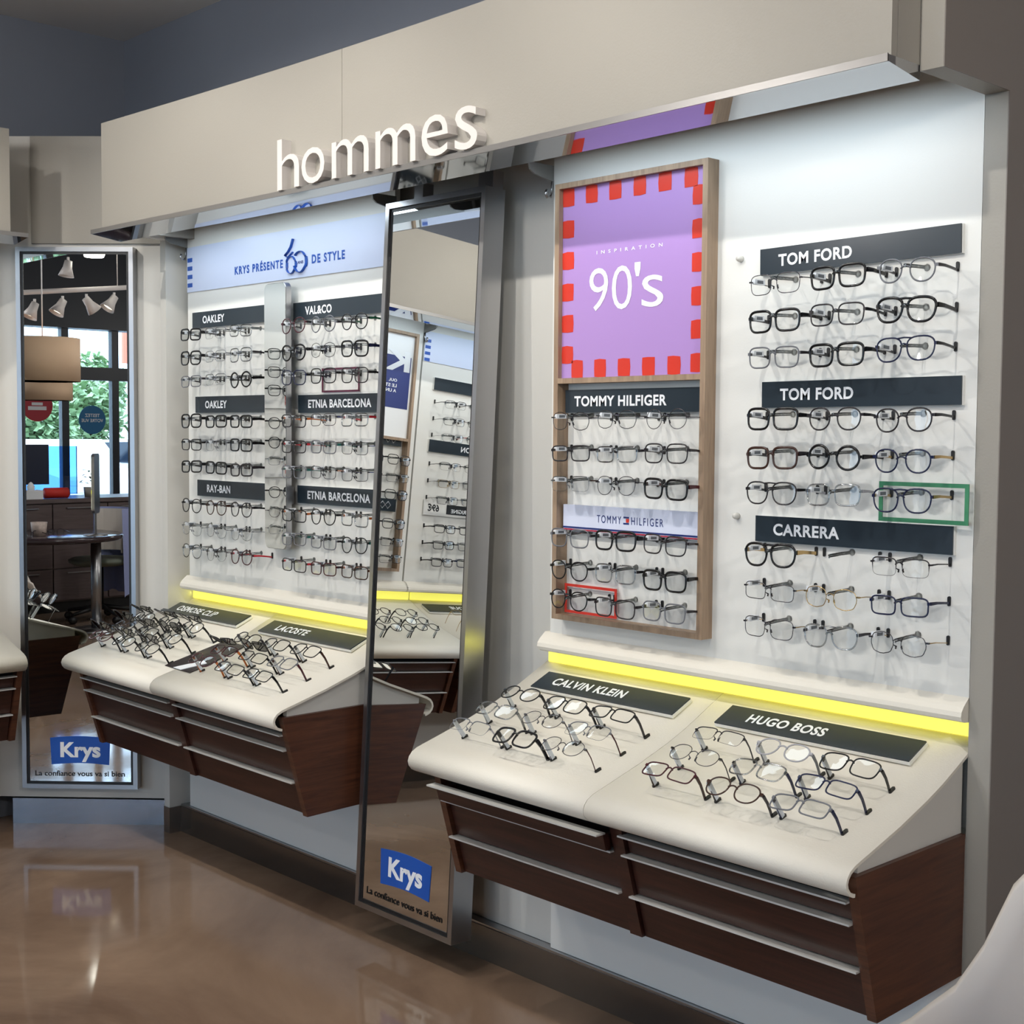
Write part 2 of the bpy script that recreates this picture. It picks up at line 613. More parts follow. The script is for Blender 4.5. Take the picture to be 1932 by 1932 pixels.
# backing board between and behind the panels, low wall and plinth
solo('wall_panelling', MB().box(-4.65, -1.403, 2.72, 2.775, 0.1, 2.60), M_GREYLAM, kind='structure')
solo('wall_panelling', MB().box(-0.6, 2.07, VL + 0.06, VL + 0.062, 0.1, 2.60), M_GREYLAM, kind='structure', frame=90)
solo('wall_low_panel', MB().box(-4.60, -3.36, VP, 2.719, 0.108, 0.70), M_WHITE, kind='structure')
solo('wall_low_panel', MB().box(-2.64, -1.403, VP, 2.719, 0.108, 0.70), M_WHITE, kind='structure')
solo('wall_low_panel', MB().box(-3.358, -2.642, 2.68, 2.719, 0.108, 0.70), M_GREYLAM, kind='structure')
solo('wall_low_panel', MB().box(-0.6, 2.02, VL, VL + 0.059, 0.108, 0.70), M_WHITE, kind='structure', frame=90)
solo('baseboard_back', MB().box(-4.65, -1.403, 2.645, 2.719, 0, 0.1), M_PLINTH, kind='structure')
solo('baseboard_back', MB().box(-4.648, -1.404, 2.648, 2.72, 0.1, 0.107), M_STEEL, kind='structure')
solo('baseboard_left', MB().box(-0.6, 2.07, VL - 0.015, VL + 0.059, 0, 0.1), M_PLINTH, kind='structure', frame=90)

ROWZ = [1.904, 1.820, 1.737, 1.593, 1.508, 1.424, 1.282, 1.198, 1.114]


def pill_mesh():
    mb = MB()
    out = []
    for k in range(12):
        a = 2 * math.pi * k / 12
        out.append((0.0036 * math.cos(a), 0.0036 * math.sin(a) + (0.0070 if math.sin(a) >= -1e-6 else -0.0070)))
    mb.prism(out, -0.004, 0.002, 'y')
    me = mb.mesh('slot')
    me.materials.append(M_BLACK)
    return me


PILL = pill_mesh()
mb = MB().tube([(0, -0.092, -0.004), (0, -0.09, 0.001), (0, -0.045, 0.003), (0, -0.004, 0.004), (0, 0, 0.004)], [0.0028, 0.004, 0.004, 0.004, 0.0085], 8)
ROD = mb.mesh('peg')
ROD.materials.append(M_ROD)


def display_panel(frame, u0, u1, V, label, cols, skip=()):
    t = thing('glasses_display_wall', label, 'display', ((u0 + u1) / 2, V, 0.95), frame)
    part('board', MB().box(u0, u1, V, V + 0.02, 0.985, 2.55), M_WHITE, t)
    prof = [(V + 0.0, 0.998), (V - 0.010, 0.990), (V - 0.022, 0.980), (V - 0.030, 0.970), (V - 0.032, 0.960), (V - 0.028, 0.951), (V - 0.018, 0.947), (V, 0.945), (V + 0.03, 0.945)]
    out = prof + [(V + 0.03, 0.998)]
    part('lip', MB().prism(out, u0 - 0.02, u1, 'x'), M_CREAM, t, 'rounded cream lip along the bottom')
    for u in ((u0 - 0.004, u1 + 0.004) if u1 != -1.403 else (u0 - 0.004,)):
        fin = [(V, 2.232), (V - 0.075, 2.246), (V - 0.09, 2.256), (V - 0.095, 2.275), (V, 2.275)]
        br = part('bracket', MB().prism(fin, u - 0.003, u + 0.003, 'x'), mat('grey_bracket', (120, 120, 118), 0.4), t)
        hk = [(u, V - 0.003, 2.232), (u, V - 0.004, 2.205), (u, V - 0.010, 2.190), (u, V - 0.022, 2.188), (u, V - 0.028, 2.198), (u, V - 0.024, 2.208)]
        h = part('hook', MB().tube(hk, 0.004, 7), M_STEEL, t)
    for cx, rows in cols:
        for ci, c in enumerate(cx):
            for r in rows:
                z = ROWZ[r]
                for du in (-0.072, 0.072):
                    p = part('slot', None, None, t, me=PILL, off=(c + du, V, z))
                part('peg', None, None, t, me=ROD, off=(c, V, z))
    return t


C_OAK = (-4.434, -4.264, -4.099)
C_ETN = (-3.778, -3.611, -3.444)
C_TOM = (-2.502, -2.339, -2.175)
C_TF = (-1.860, -1.694, -1.525)
ALL9 = range(9)
display_panel(0, -4.592, -3.345, VP, 'white display board hung with glasses, left of the tall leaning mirror', [(C_OAK, ALL9), (C_ETN, ALL9)])
display_panel(0, -2.652, -1.403, VP, 'white display board hung with glasses, right of the tall leaning mirror', [(C_TOM, range(3, 9)), (C_TF, ALL9)])
C_SB = (0.655, 0.488, 0.321)
C_SA = (0.985, 1.150, 1.315)
C_SC = (1.580, 1.747, 1.913)
display_panel(90, 0.835, 2.03, VL, 'white side wall display board with wood-framed poster', [(C_SA, range(3, 9)), (C_SC, ALL9)])
display_panel(90, -0.43, 0.825, VL, 'white side wall display board with pale blue banner', [(C_SB, ALL9)])


# ------------------------------------------------------------------ counters
def profY(V):
    return [(V + 0.055, 0.905), (V + 0.02, 0.888), (V - 0.0, 0.879), (V - 0.05, 0.855), (V - 0.103, 0.831), (V - 0.165, 0.807), (V - 0.265, 0.774), (V - 0.361, 0.747), (V - 0.405, 0.735),
            (V - 0.425, 0.729), (V - 0.441, 0.721), (V - 0.451, 0.710), (V - 0.455, 0.698), (V - 0.452, 0.686), (V - 0.443, 0.675), (V - 0.430, 0.668), (V - 0.423, 0.667)]


DROWS = [(-0.332, 0.755), (-0.245, 0.780), (-0.158, 0.810)]    # slot rows on a counter (front, middle, back)


def counter(frame, uL, uR, V, seam, label, open_left=0.0, groups=(), cabL=None, cabR=None):
    t = thing('display_counter', label, 'counter', ((uL + uR) / 2, V - 0.2, 0.39), frame)
    pr = profY(V)
    for a, c in ((uL, seam - 0.0008), (seam + 0.0008, uR)):
        part('counter_top', MB().sheet(pr, a, c, 0.007), M_CREAM, t)
    part('light_strip', MB().box(uL + 0.01, uR - 0.001, V + 0.048, V + 0.054, 0.904, 0.944), M_YELLOW, t, 'glowing yellow strip behind the counter top')
    cL = cabL if cabL is not None else uL + 0.054
    cR = cabR if cabR is not None else uR
    # side panels
    side = [(V - 0.423, 0.706), (V - 0.002, 0.706), (V - 0.002, 0.400), (V - 0.334, 0.394)]
    part('side_panel', MB().prism(side, cR - 0.022, cR, 'x'), M_WALS, t)
    part('side_panel', MB().prism(side, cL, cL + 0.022, 'x'), M_WALS, t)
    infill = [(V - 0.40, 0.7065), (V - 0.002, 0.7065), (V - 0.002, 0.872), (V - 0.103, 0.822), (V - 0.265, 0.766), (V - 0.40, 0.729)]
    part('side_infill', MB().prism(infill, cR - 0.03, cR - 0.010, 'x'), M_GREYLAM, t, 'pale grey infill under the curved top')
    part('side_infill', MB().prism(infill, cL + 0.010, cL + 0.03, 'x'), M_GREYLAM, t, 'pale grey infill under the curved top')
    # carcass
    mid = (cL + cR) / 2
    body = [(V - 0.385, 0.690), (V - 0.004, 0.690), (V - 0.004, 0.400), (V - 0.305, 0.400)]
    part('carcass', MB().prism(body, cL + 0.023, cR - 0.023, 'x'), mat('black_carcass', (20, 16, 15), 0.6), t)
    dv = [(V - 0.418, 0.690), (V - 0.388, 0.690), (V - 0.306, 0.396), (V - 0.333, 0.396)]
    part('divider', MB().prism(dv, mid - 0.018, mid + 0.018, 'x'), M_WAL, t)
    def yf(z, d=0.0):
        return V - 0.423 + (0.706 - z) / 0.311 * 0.088 + 0.012 + d
    zs = [(0.645, 0.606), (0.598, 0.504), (0.496, 0.397)]
    for ci, (a, c) in enumerate(((cL + 0.026, mid - 0.021), (mid + 0.021, cR - 0.026))):
        for ri, (z1, z0) in enumerate(zs):
            d = -open_left if (ci == 0 and ri == 0) else 0.0
            q = [(yf(z1, d), z1), (yf(z1, d) + 0.018, z1), (yf(z0, d) + 0.018, z0), (yf(z0, d), z0)]
            mbd = MB().prism(q, a, c, 'x')
            if d:
                mbd.box(a + 0.004, a + 0.016, yf(z1, d) + 0.018, V - 0.33, z0 + 0.004, z1 - 0.004)
                mbd.box(c - 0.016, c - 0.004, yf(z1, d) + 0.018, V - 0.33, z0 + 0.004, z1 - 0.004)
            df = part('drawer_front', mbd, M_WAL, t)
            hh = MB().box(a - 0.008, c + 0.002, yf(z1, d) - 0.024, yf(z1, d) + 0.006, z1 + 0.0005, z1 + 0.0045)
            h = part('handle', hh, M_PULL, t, 'satin steel edge pull')
            h.parent = df
            h.location = (0, 0, 0)
    for g in groups:
        for ri, cs in g:
            for c in cs:
                dv_, z = DROWS[ri]
                for du in (-0.074, 0.074):
                    o = part('slot', None, None, t, me=PILL, off=(c + du, V + dv_, z + 0.001))
                    o.rotation_euler = (R_(-72), 0, 0)
    return t


D_OS = (-4.564, -4.390, -4.222)
D_LA = (-3.868, -3.698, -3.534)
D_CK = (-2.558, -2.391, -2.232)
D_HB = (-1.906, -1.730, -1.560)
G3 = lambda c: [(0, c), (1, c), (2, c)]
counter(0, -4.726, -3.34, VP, -4.072, 'cream-topped walnut counter with drawers, left of the leaning mirror', 0, (G3(D_OS), G3(D_LA)))
counter(0, -2.716, -1.402, VP, -2.089, 'cream-topped walnut counter with one drawer ajar, right of the leaning mirror', 0.034, (G3(D_CK), G3(D_HB)))
counter(90, 0.735, 2.105, VL, 1.40, 'cream-topped walnut counter on the side wall, nearer the corner', 0)
counter(90, -0.60, 0.733, VL, 0.07, 'cream-topped walnut counter on the side wall, further from the corner', 0)


# ------------------------------------------------------------------ signs and lettering
def sign(frame, u, v, z, w, h, txt, tu, tw, label, group, tilt=0.0, desk=False, th=0.028, backing=True, roll=0.0):
    t = thing('shelf_sign', label, 'sign', (u, v, z), frame, group)
    if desk:
        t.rotation_euler = (R_(-66), 0, R_(frame))
        t.location.z += 0.009
    elif roll:
        t.rotation_euler = (0, R_(roll), R_(frame))
    ORG.pop(t.name)
    part('plate', MB().box(0, w, -0.004, 0, 0, h), M_SIGN, t)
    part('backing', MB().box(0.0, w + 0.002, 0.0, 0.008, -0.001, h + 0.0), mat('white_foam_backing', (230, 230, 226), 0.6), t, 'thin white backing')
    if txt == 'DD':
        for k in range(2):
            cx_, cz_, q_ = tu + 0.02 + k * 0.034, h / 2, 0.017
            mb = MB().tube([(cx_ - q_, -0.0046, cz_), (cx_, -0.0046, cz_ + q_), (cx_ + q_, -0.0046, cz_), (cx_, -0.0046, cz_ - q_)], 0.002, 4, closed=True)
            part('diamond_mark', mb, M_LETTER, t)
    elif txt:
        mb = text_mesh(txt, tw, th, Matrix.Translation((tu, -0.0046, (h - th) / 2)), bold=0.03, spacing=1.08)
        part('lettering', mb, M_LETTER, t, flat=True)
    return t


G_SW = 'charcoal name signs on the boards'
sign(0, -1.952, 2.652, 1.923, 0.511, 0.061, 'TOM FORD', 0.052, 0.197, 'charcoal wall sign, topmost of the three in the far right column', G_SW, roll=-0.9)
sign(0, -1.941, 2.652, 1.612, 0.509, 0.061, 'TOM FORD', 0.052, 0.197, 'charcoal wall sign, middle one of the far right column', G_SW, roll=-0.3)
sign(0, -1.953, 2.652, 1.296, 0.510, 0.061, 'CARRERA', 0.052, 0.180, 'charcoal wall sign, lowest of the three in the far right column', G_SW, roll=-0.2)
sign(0, -2.583, 2.645, 1.604, 0.466, 0.061, 'TOMMY HILFIGER', 0.034, 0.322, 'charcoal sign inside the wooden frame, right under the lilac poster', G_SW)
sign(0, -4.540, 2.652, 1.928, 0.50, 0.059, 'OAKLEY', 0.074, 0.150, 'charcoal wall sign, topmost left of the narrow mirror', G_SW)
sign(0, -4.522, 2.652, 1.615, 0.50, 0.060, 'OAKLEY', 0.070, 0.150, 'charcoal wall sign, middle one left of the narrow mirror', G_SW)
sign(0, -4.512, 2.652, 1.306, 0.50, 0.060, 'RAY-BAN', 0.070, 0.160, 'charcoal wall sign, lowest left of the narrow mirror', G_SW)
sign(0, -3.880, 2.652, 1.922, 0.50, 0.059, 'VAL&CO', 0.070, 0.150, 'charcoal wall sign, topmost between narrow and leaning mirrors', G_SW)
sign(0, -3.853, 2.652, 1.611, 0.50, 0.060, 'ETNIA BARCELONA', 0.060, 0.345, 'charcoal wall sign, middle one between narrow and leaning mirrors', G_SW)
sign(0, -3.858, 2.652, 1.306, 0.50, 0.060, 'ETNIA BARCELONA', 0.060, 0.345, 'charcoal wall sign, lowest between narrow and leaning mirrors', G_SW)
sign(90, 0.235, VL - 0.008, 1.962, 0.51, 0.061, '', 0, 0, 'blank-looking charcoal sign on the side wall board, its topmost', G_SW)
sign(90, 0.235, VL - 0.008, 1.652, 0.51, 0.061, 'EDITION', 0.13, 0.17, 'charcoal sign on the side wall board, second from the top', G_SW)
sign(90, 0.93, VL - 0.015, 1.655, 0.465, 0.061, 'DD', 0.03, 0.075, 'charcoal diamond-marked sign in the side wall frame, upper one', G_SW)
sign(90, 0.93, VL - 0.015, 1.335, 0.465, 0.061, 'DD', 0.03, 0.075, 'charcoal diamond-marked sign in the side wall frame, lower one', G_SW)
G_SD = 'charcoal name signs lying on the counters'
sign(0, -2.645, 2.580, 0.846, 0.500, 0.078, 'CALVIN KLEIN', 0.055, 0.26, 'charcoal sign lying on the right counter, its left one', G_SD, desk=True, th=0.034)
sign(0, -2.015, 2.583, 0.847, 0.520, 0.078, 'HUGO BOSS', 0.075, 0.215, 'charcoal sign lying on the right counter, its right one', G_SD, desk=True, th=0.034)
sign(0, -4.685, 2.588, 0.850, 0.530, 0.072, 'OSMOSE CLIP', 0.080, 0.27, 'charcoal sign lying on the left counter, its left one', G_SD, desk=True, th=0.034)
sign(0, -4.002, 2.583, 0.847, 0.530, 0.075, 'LACOSTE', 0.07, 0.18, 'charcoal sign lying on the left counter, its right one', G_SD, desk=True, th=0.034)
sd = sign(90, 0.18, VL - 0.075, 0.847, 0.52, 0.075, 'OPTIQUE', 0.16, 0.20, 'charcoal sign lying on the side wall counter', G_SD, desk=True, th=0.034)
for o in bpy.data.objects:
    if o.name.startswith('shelf_sign') and o.get('group') == G_SD:
        o.rotation_euler.x = R_(-66.5)

# white price sign on side wall board
t = thing('price_sign', 'white and black price sign on the side wall board', 'sign', (0.235, VL - 0.006, 1.335), 90)
ORG.pop(t.name)
part('plate', MB().box(0, 0.51, -0.004, 0.004, 0, 0.075), mat('white_card', (226, 226, 224), 0.5), t)
part('black_panel', MB().box(0.16, 0.36, -0.0048, -0.004, 0.012, 0.06), M_BLACK, t, 'black printed panel')
part('lettering', text_mesh('ORIGINE', 0.13, 0.02, Matrix.Translation((0.20, -0.0054, 0.02)), bold=0.02), M_LETTER, t, flat=True)
part('lettering', text_mesh('69\u20ac', 0.075, 0.038, Matrix.Translation((0.41, -0.0048, 0.02)), bold=0.03), M_BLACK, t, 'black price figures', flat=True)

# --- hommes
t = thing('sign_word', 'raised white letters spelling a word on the beige header', 'lettering', (-3.0, 2.32, 2.262))
ORG.pop(t.name)
XH, AH = 0.102, 0.148
wpos = [('h', -3.437, -3.325, AH), ('o', -3.313, -3.200, XH), ('m', -3.165, -2.995, XH), ('m', -2.965, -2.795, XH), ('e', -2.770, -2.665, XH + 0.004), ('s', -2.638, -2.553, XH + 0.006)]
for ch, a, c, h in wpos:
    mb = text_mesh(ch, (c - a) * 1.006, h, Matrix.Translation((a * 1.006 - 0.006 + 3.0, -0.012, 0.001)), extrude=0.036, bold=-0.004)
    part('letter', mb, M_HOMMES, t, flat=True)

# --- banner on the left panel
G_B = 'pale blue banners'


def banner(frame, u0, u1, V, z0, z1, label, txt=True, rev=False):
    t = thing('banner', label, 'banner', (u0, V - 0.002, z0), frame, G_B)
    ORG.pop(t.name)
    w, h = u1 - u0, z1 - z0
    part('sheet', MB().box(0, w, -0.0015, 0.001, 0, h), M_BANNER, t)
    mb = MB()
    for k in range(4):
        zc = h - 0.055 - k * 0.031
        x = 0.004 if not rev else w - 0.038
        part('blue_square', MB().box(x, x + 0.034, -0.0022, -0.0014, zc, zc + 0.0155), M_KBLUE, t)
    if txt:
        mb = text_mesh('KRYS PR\u00c9SENTE', 0.305, 0.036, Matrix.Translation((0.332, -0.0024, 0.040)), bold=0.035, spacing=1.25)
        text_mesh('DE STYLE', 0.184, 0.030, Matrix.Translation((0.807, -0.0024, 0.040)), mb, bold=0.035, spacing=1.25)
        part('lettering', mb, M_KBLUE, t, flat=True)
        # 60 emblem: a 6 whose tail crosses, joined to an open ring
        mb = MB()
        a1 = [(0.688 + 0.027 * math.cos(q), -0.0026, 0.046 + 0.029 * math.sin(q)) for q in [2 * math.pi * i / 24 for i in range(24)]]
        mb.tube(a1, 0.0075, 6, closed=True, r2=0.25)
        a2 = [(0.742 + 0.034 * math.cos(q), -0.0026, 0.052 + 0.035 * math.sin(q)) for q in [R_(140 - 300 * i / 20) for i in range(21)]]
        mb.tube(a2, 0.009, 6, r2=0.25)
        mb.tube([(0.655, -0.0026, 0.080), (0.675, -0.0026, 0.092), (0.690, -0.0026, 0.106), (0.703, -0.0026, 0.132)], 0.009, 6, r2=0.25)
        mb.tube([(0.655, -0.0026, 0.078), (0.672, -0.0026, 0.072), (0.700, -0.0026, 0.088)], 0.007, 6, r2=0.25)
        part('emblem', mb, M_KBLUE, t, 'blue 60 emblem')
        part('small_print', text_mesh('ANS', 0.034, 0.010, Matrix.Translation((0.724, -0.0026, 0.046)), bold=0.02), M_NAVYPRINT, t, flat=True)
    return t


banner(0, -4.590, -3.347, VP, 2.066, 2.232, 'pale blue banner with blue lettering across the left board')
banner(90, -0.42, 0.823, VL, 2.095, 2.245, 'pale blue banner with blue squares on the side wall board', txt=False, rev=True)


# ------------------------------------------------------------------ wooden frames with posters
def wood_frame(frame, u0, u1, V, label):
    t = thing('wooden_frame', label, 'frame', ((u0 + u1) / 2, V, 1.04), frame)
    z0, z1, zb = 1.045, 2.213, 1.689
    f, w, d = V - 0.042, 0.016, 0.0
    part('stile', MB().box(u0, u0 + w, f, V, z0, z1), M_WOODF, t)
    part('stile', MB().box(u1 - w, u1, f, V, z0, z1), M_WOODF, t)
    part('rail', MB().box(u0 + w, u1 - w, f, V, z1 - 0.014, z1), M_WOODF, t)
    part('rail', MB().box(u0 + w, u1 - w, f, V, z0, z0 + 0.014), M_WOODF, t)
    part('rail', MB().box(u0 + w, u1 - w, f, V, zb - 0.007, zb + 0.007), M_WOODF, t)
    return t


wood_frame(0, -2.606, -2.088, VP, 'light oak frame around the lilac poster and three columns of glasses')
t = thing('poster', 'lilac poster with red square border in the upper wooden frame', 'poster', (-2.590, 2.634, 1.697))
ORG.pop(t.name)
PW, PH = 0.486, 0.502
part('sheet', MB().box(0, PW, -0.001, 0.002, 0, PH), M_LILAC, t)
mb = MB()
sq = 0.0405


def rsq(x, z, w=sq, h=0.0445):
    # slightly ragged printed square
    p = []
    for (a, c) in ((0, 0), (0.5, -0.02), (1, 0), (1.03, 0.5), (1, 1), (0.45, 1.04), (0, 1), (-0.03, 0.5)):
        p.append((x + a * w + random.uniform(-1, 1) * 0.0006, z + c * h + random.uniform(-1, 1) * 0.0008))
    part('red_square', MB().prism(p, -0.0018, -0.001, 'y'), M_RED, t)


for k in range(6):
    rsq(0.001 + k * 0.0835, PH - 0.0455)
for k in range(1, 6):
    rsq(0.001, PH - 0.0455 - k * 0.0835 + 0.0)
for k in range(6):
    rsq(PW - 0.041, PH - 0.090 - k * 0.0815)
for k in range(5):
    rsq(0.0375 + k * 0.0835, 0.0005)
mb = text_mesh('90', 0.150, 0.112, Matrix.Translation((0.100, -0.002, 0.172)), bold=-0.006)
text_mesh("'", 0.020, 0.036, Matrix.Translation((0.258, -0.002, 0.252)), mb, bold=0.0)
text_mesh('s', 0.072, 0.080, Matrix.Translation((0.283, -0.002, 0.172)), mb, bold=-0.006)
part('lettering', mb, M_LETTER, t, flat=True)
part('small_print', text_mesh('INSPIRATION', 0.225, 0.009, Matrix.Translation((0.125, -0.002, 0.320)), spacing=2.2, bold=0.01), M_LETTER, t, flat=True)

# white strip with wordmark in the frame
t = thing('name_strip', 'white strip sign with dark wordmark and red line in the wooden frame', 'sign', (-2.583, 2.640, 1.288))
ORG.pop(t.name)
part('plate', MB().box(0, 0.468, -0.003, 0.01, 0, 0.069), mat('pale_strip', (214, 220, 240), 0.35), t)
mb = MB().box(0, 0.468, -0.0038, -0.003, 0.006, 0.0105)
part('navy_line', mb, M_NAVYPRINT, t)
part('red_line', MB().box(0, 0.468, -0.0038, -0.003, 0.001, 0.0045), mat('crimson_print', (170, 24, 52), 0.3), t)
mb = text_mesh('TOMMY', 0.086, 0.020, Matrix.Translation((0.125, -0.0038, 0.026)), spacing=1.3)
text_mesh('HILFIGER', 0.108, 0.020, Matrix.Translation((0.246, -0.0038, 0.026)), mb, spacing=1.3)
part('lettering', mb, M_NAVYPRINT, t, flat=True)
mb = MB().box(0.219, 0.238, -0.0040, -0.003, 0.042, 0.046).box(0.219, 0.238, -0.0040, -0.003, 0.026, 0.030)
part('flag_mark', mb, M_NAVYPRINT, t)
part('flag_mark', MB().box(0.228, 0.238, -0.0040, -0.003, 0.031, 0.041), M_RED, t, 'small red flag field')

wood_frame(90, 0.892, 1.41, VL, 'light oak frame on the side wall around blue and white poster')
t = thing('poster', 'white and blue poster in the side wall frame', 'poster', (0.908, VL - 0.026, 1.697), 90)
ORG.pop(t.name)
part('sheet', MB().box(0, PW, -0.001, 0.002, 0, PH), mat('poster_white', (232, 234, 236), 0.35), t)
part('blue_field', MB().box(0.012, PW - 0.012, -0.0018, -0.001, 0.14, 0.395), M_NAVYPRINT, t, 'deep blue printed field')
part('lettering', text_mesh('Krys', 0.42, 0.13, Matrix.Translation((0.018, -0.0026, 0.29)), bold=0.03), M_LETTER, t, flat=True)
mb = text_mesh('OUI,', 0.05, 0.016, Matrix.Translation((0.09, -0.0026, 0.265)), bold=0.02)
text_mesh('LE STYLE', 0.12, 0.016, Matrix.Translation((0.09, -0.0026, 0.240)), mb, bold=0.02)
text_mesh('A UN PRIX', 0.13, 0.016, Matrix.Translation((0.09, -0.0026, 0.215)), mb, bold=0.02)
part('small_print', mb, M_LETTER, t, flat=True)


def outline_frame(frame, u0, u1, v, z0, z1, w, color, label, rgb):
    m = mat(color + '_outline_plastic', rgb, 0.4)
    mb = MB().box(u0, u1, v, v + 0.003, z0, z0 + w).box(u0, u1, v, v + 0.003, z1 - w, z1).box(u0, u0 + w, v, v + 0.003, z0 + w, z1 - w).box(u1 - w, u1, v, v + 0.003, z0 + w, z1 - w)
    return solo('outline_marker', mb, m, label, 'marker', 'coloured outline markers', frame=frame)


outline_frame(0, -1.617, -1.405, 2.640, 1.362, 1.449, 0.009, 'green', 'green rectangular outline around glasses above the lowest right sign', (62, 136, 96))
outline_frame(0, -3.722, -3.518, 2.652, 1.678, 1.757, 0.006, 'maroon', 'maroon rectangular outline around glasses left of the leaning mirror', (96, 34, 62))
outline_frame(0, -2.586, -2.396, 2.648, 1.062, 1.141, 0.007, 'red', 'red rectangular outline at the bottom of the wooden frame', (206, 56, 44))
for (u, z) in ((-2.017, 1.969), (-2.015, 1.352)):
    solo('wall_stud', MB().lathe([(0.0, 0.016), (0.006, 0.014), (0.008, 0.006), (0.008, 0)], 0, 0, 12, Matrix.Translation((u, VP, z)) @ Matrix.Rotation(R_(90), 4, 'X')),
         M_GREYLAM, 'small pale plastic stud left of the %s far right sign' % ('upper' if z > 1.6 else 'lowest'), 'stud', 'plastic studs on the right board')

# ------------------------------------------------------------------ mirrors


def tall_mirror(loc, rot, label, H=2.112, Wd=0.452, D=0.075):
    t = bpy.data.objects.new('tall_mirror', None)
    COL.objects.link(t)
    t.location = loc
    t.rotation_euler = rot
    setp(t, label, 'mirror', 'tall steel-framed mirrors')
    w = Wd / 2
    b_ = 0.017
    part('side_rail', MB().box(-w, -w + b_, 0, D, 0, H), M_STEEL, t)
    part('side_rail', MB().box(w - b_, w, 0, D, 0, H), M_STEEL, t)
    part('top_rail', MB().box(-w + b_, w - b_, 0, D, H - b_, H), M_STEEL, t)
    part('bottom_rail', MB().box(-w + b_, w - b_, 0, D, 0, b_), M_STEEL, t)
    g = 0.010
    a, c = w - b_, w - b_ - g
    mb = MB().box(-a, -c, 0.006, 0.012, b_, H - b_).box(c, a, 0.006, 0.012, b_, H - b_).box(-c, c, 0.006, 0.012, b_, b_ + g).box(-c, c, 0.006, 0.012, H - b_ - g, H - b_)
    part('black_border', mb, M_BLACK, t, 'black border around the glass')
    part('mirror_glass', MB().box(-c, c, 0.008, 0.014, b_ + g, H - b_ - g), M_MIRROR, t)
    # logo patch: blue field with arched top and bottom
    pts = [(-0.118 + 0.236 * i / 12, 0.198 + 0.008 * math.sin(math.pi * i / 12)) for i in range(13)]
    pts2 = [(0.113 - 0.226 * i / 12, 0.093 + 0.007 * math.sin(math.pi * i / 12)) for i in range(13)]
    lg = part('logo_sticker', MB().prism(pts + pts2, 0.0068, 0.0078, 'y'), M_KBLUE, t, 'blue logo sticker')
    mb = text_mesh('Krys', 0.158, 0.078, Matrix.Translation((-0.078, 0.0064, 0.104)), bold=0.035)
    part('logo_lettering', mb, M_LETTER, t, flat=True)
    mb = text_mesh('La confiance vous va si bien', 0.352, 0.021, Matrix.Translation((-0.178, 0.0066, 0.048)), bold=0.012)
    part('caption', mb, M_BLACK, t, flat=True)
    return t


tm = tall_mirror((-3.075, 2.472, 0.102), (R_(-3.13), 0, 0), 'tall leaning mirror between the two display boards', H=2.140, Wd=0.450)
part('hanger', MB().box(-0.115, -0.075, 0.02, 0.06, 2.140, 2.19), M_STEEL, tm)
part('hanger', MB().box(0.16, 0.22, 0.03, 0.07, 2.140, 2.19), M_STEEL, tm)
part('foot_block', MB().box(-0.03, 0.03, 0.05, 0.16, 0.02, 0.06), M_PLINTH, tm)
cm = A0 + Vector((1, 1, 0)) / math.sqrt(2) * (-0.322) + Vector((1, -1, 0)) / math.sqrt(2) * 0.05
tall_mirror((cm.x, cm.y, 0.152), (0, 0, R_(45)), 'tall upright mirror in the corner at the left, reflecting the shop', H=2.092, D=0.049)

# narrow rounded mirror on the left board
t = thing('narrow_mirror', 'narrow round-cornered mirror mounted on the left board', 'mirror', (-3.918, 2.60, 1.13))


def rrect(x0, x1, z0, z1, r, n=5):
    p = []
    for cx, cz, a0 in ((x1 - r, z1 - r, 0), (x0 + r, z1 - r, 90), (x0 + r, z0 + r, 180), (x1 - r, z0 + r, 270)):
        for i in range(n + 1):
            a = R_(a0 + 90 * i / n)
            p.append((cx + r * math.cos(a), cz + r * math.sin(a)))
    return p


part('body', MB().prism(rrect(-3.985, -3.854, 1.148, 2.048, 0.022), 2.602, 2.622, 'y', smooth=False), M_STEEL, t)
part('mirror_glass', MB().prism(rrect(-3.983, -3.856, 1.150, 2.046, 0.021), 2.600, 2.6018, 'y'), M_MIRROR, t)
part('wall_mount', MB().box(-3.95, -3.89, 2.622, 2.658, 1.80, 1.86).box(-3.95, -3.89, 2.622, 2.658, 1.30, 1.36), M_STEEL, t)


# ------------------------------------------------------------------ spectacles
SHAPES = {'rd': (0.0255, 0.0240, 2.0, 0.0), 'pt': (0.0262, 0.0232, 2.3, 0.09), 'sq': (0.0288, 0.0222, 3.5, 0.06), 'rc': (0.0290, 0.0185, 4.2, 0.03),
          'av': (0.0290, 0.0240, 2.6, 0.12), 'hx': (0.0275, 0.0225, 2.5, 0.03)}
THICK = {'t': (0.0028, 0.0023), 'm': (0.0019, 0.0017), 'w': (0.0010, 0.0009), 'h': (0.0014, 0.0014)}
NL = 28


def lens_outline(shape, grow=0.0):
    a, b_, p, tp = SHAPES[shape]
    out = []
    for i in range(NL):
        t_ = 2 * math.pi * (i + 0.5) / NL
        c_, s_ = math.cos(t_), math.sin(t_)
        x = math.copysign(abs(c_) ** (2 / p), c_) * (a + grow)
        z = math.copysign(abs(s_) ** (2 / p), s_) * (b_ + grow)
        if shape == 'hx':
            q = 1.0 - 0.05 * (1 - abs(math.cos(4 * t_)))
            x *= q
            z *= q
        x *= 1 + tp * z / b_
        out.append((x, z))
    return out


def wrap(x):
    return 1.1 * x * x


CX = 0.0372
ZOFF = -0.011
MESH_CACHE = {}


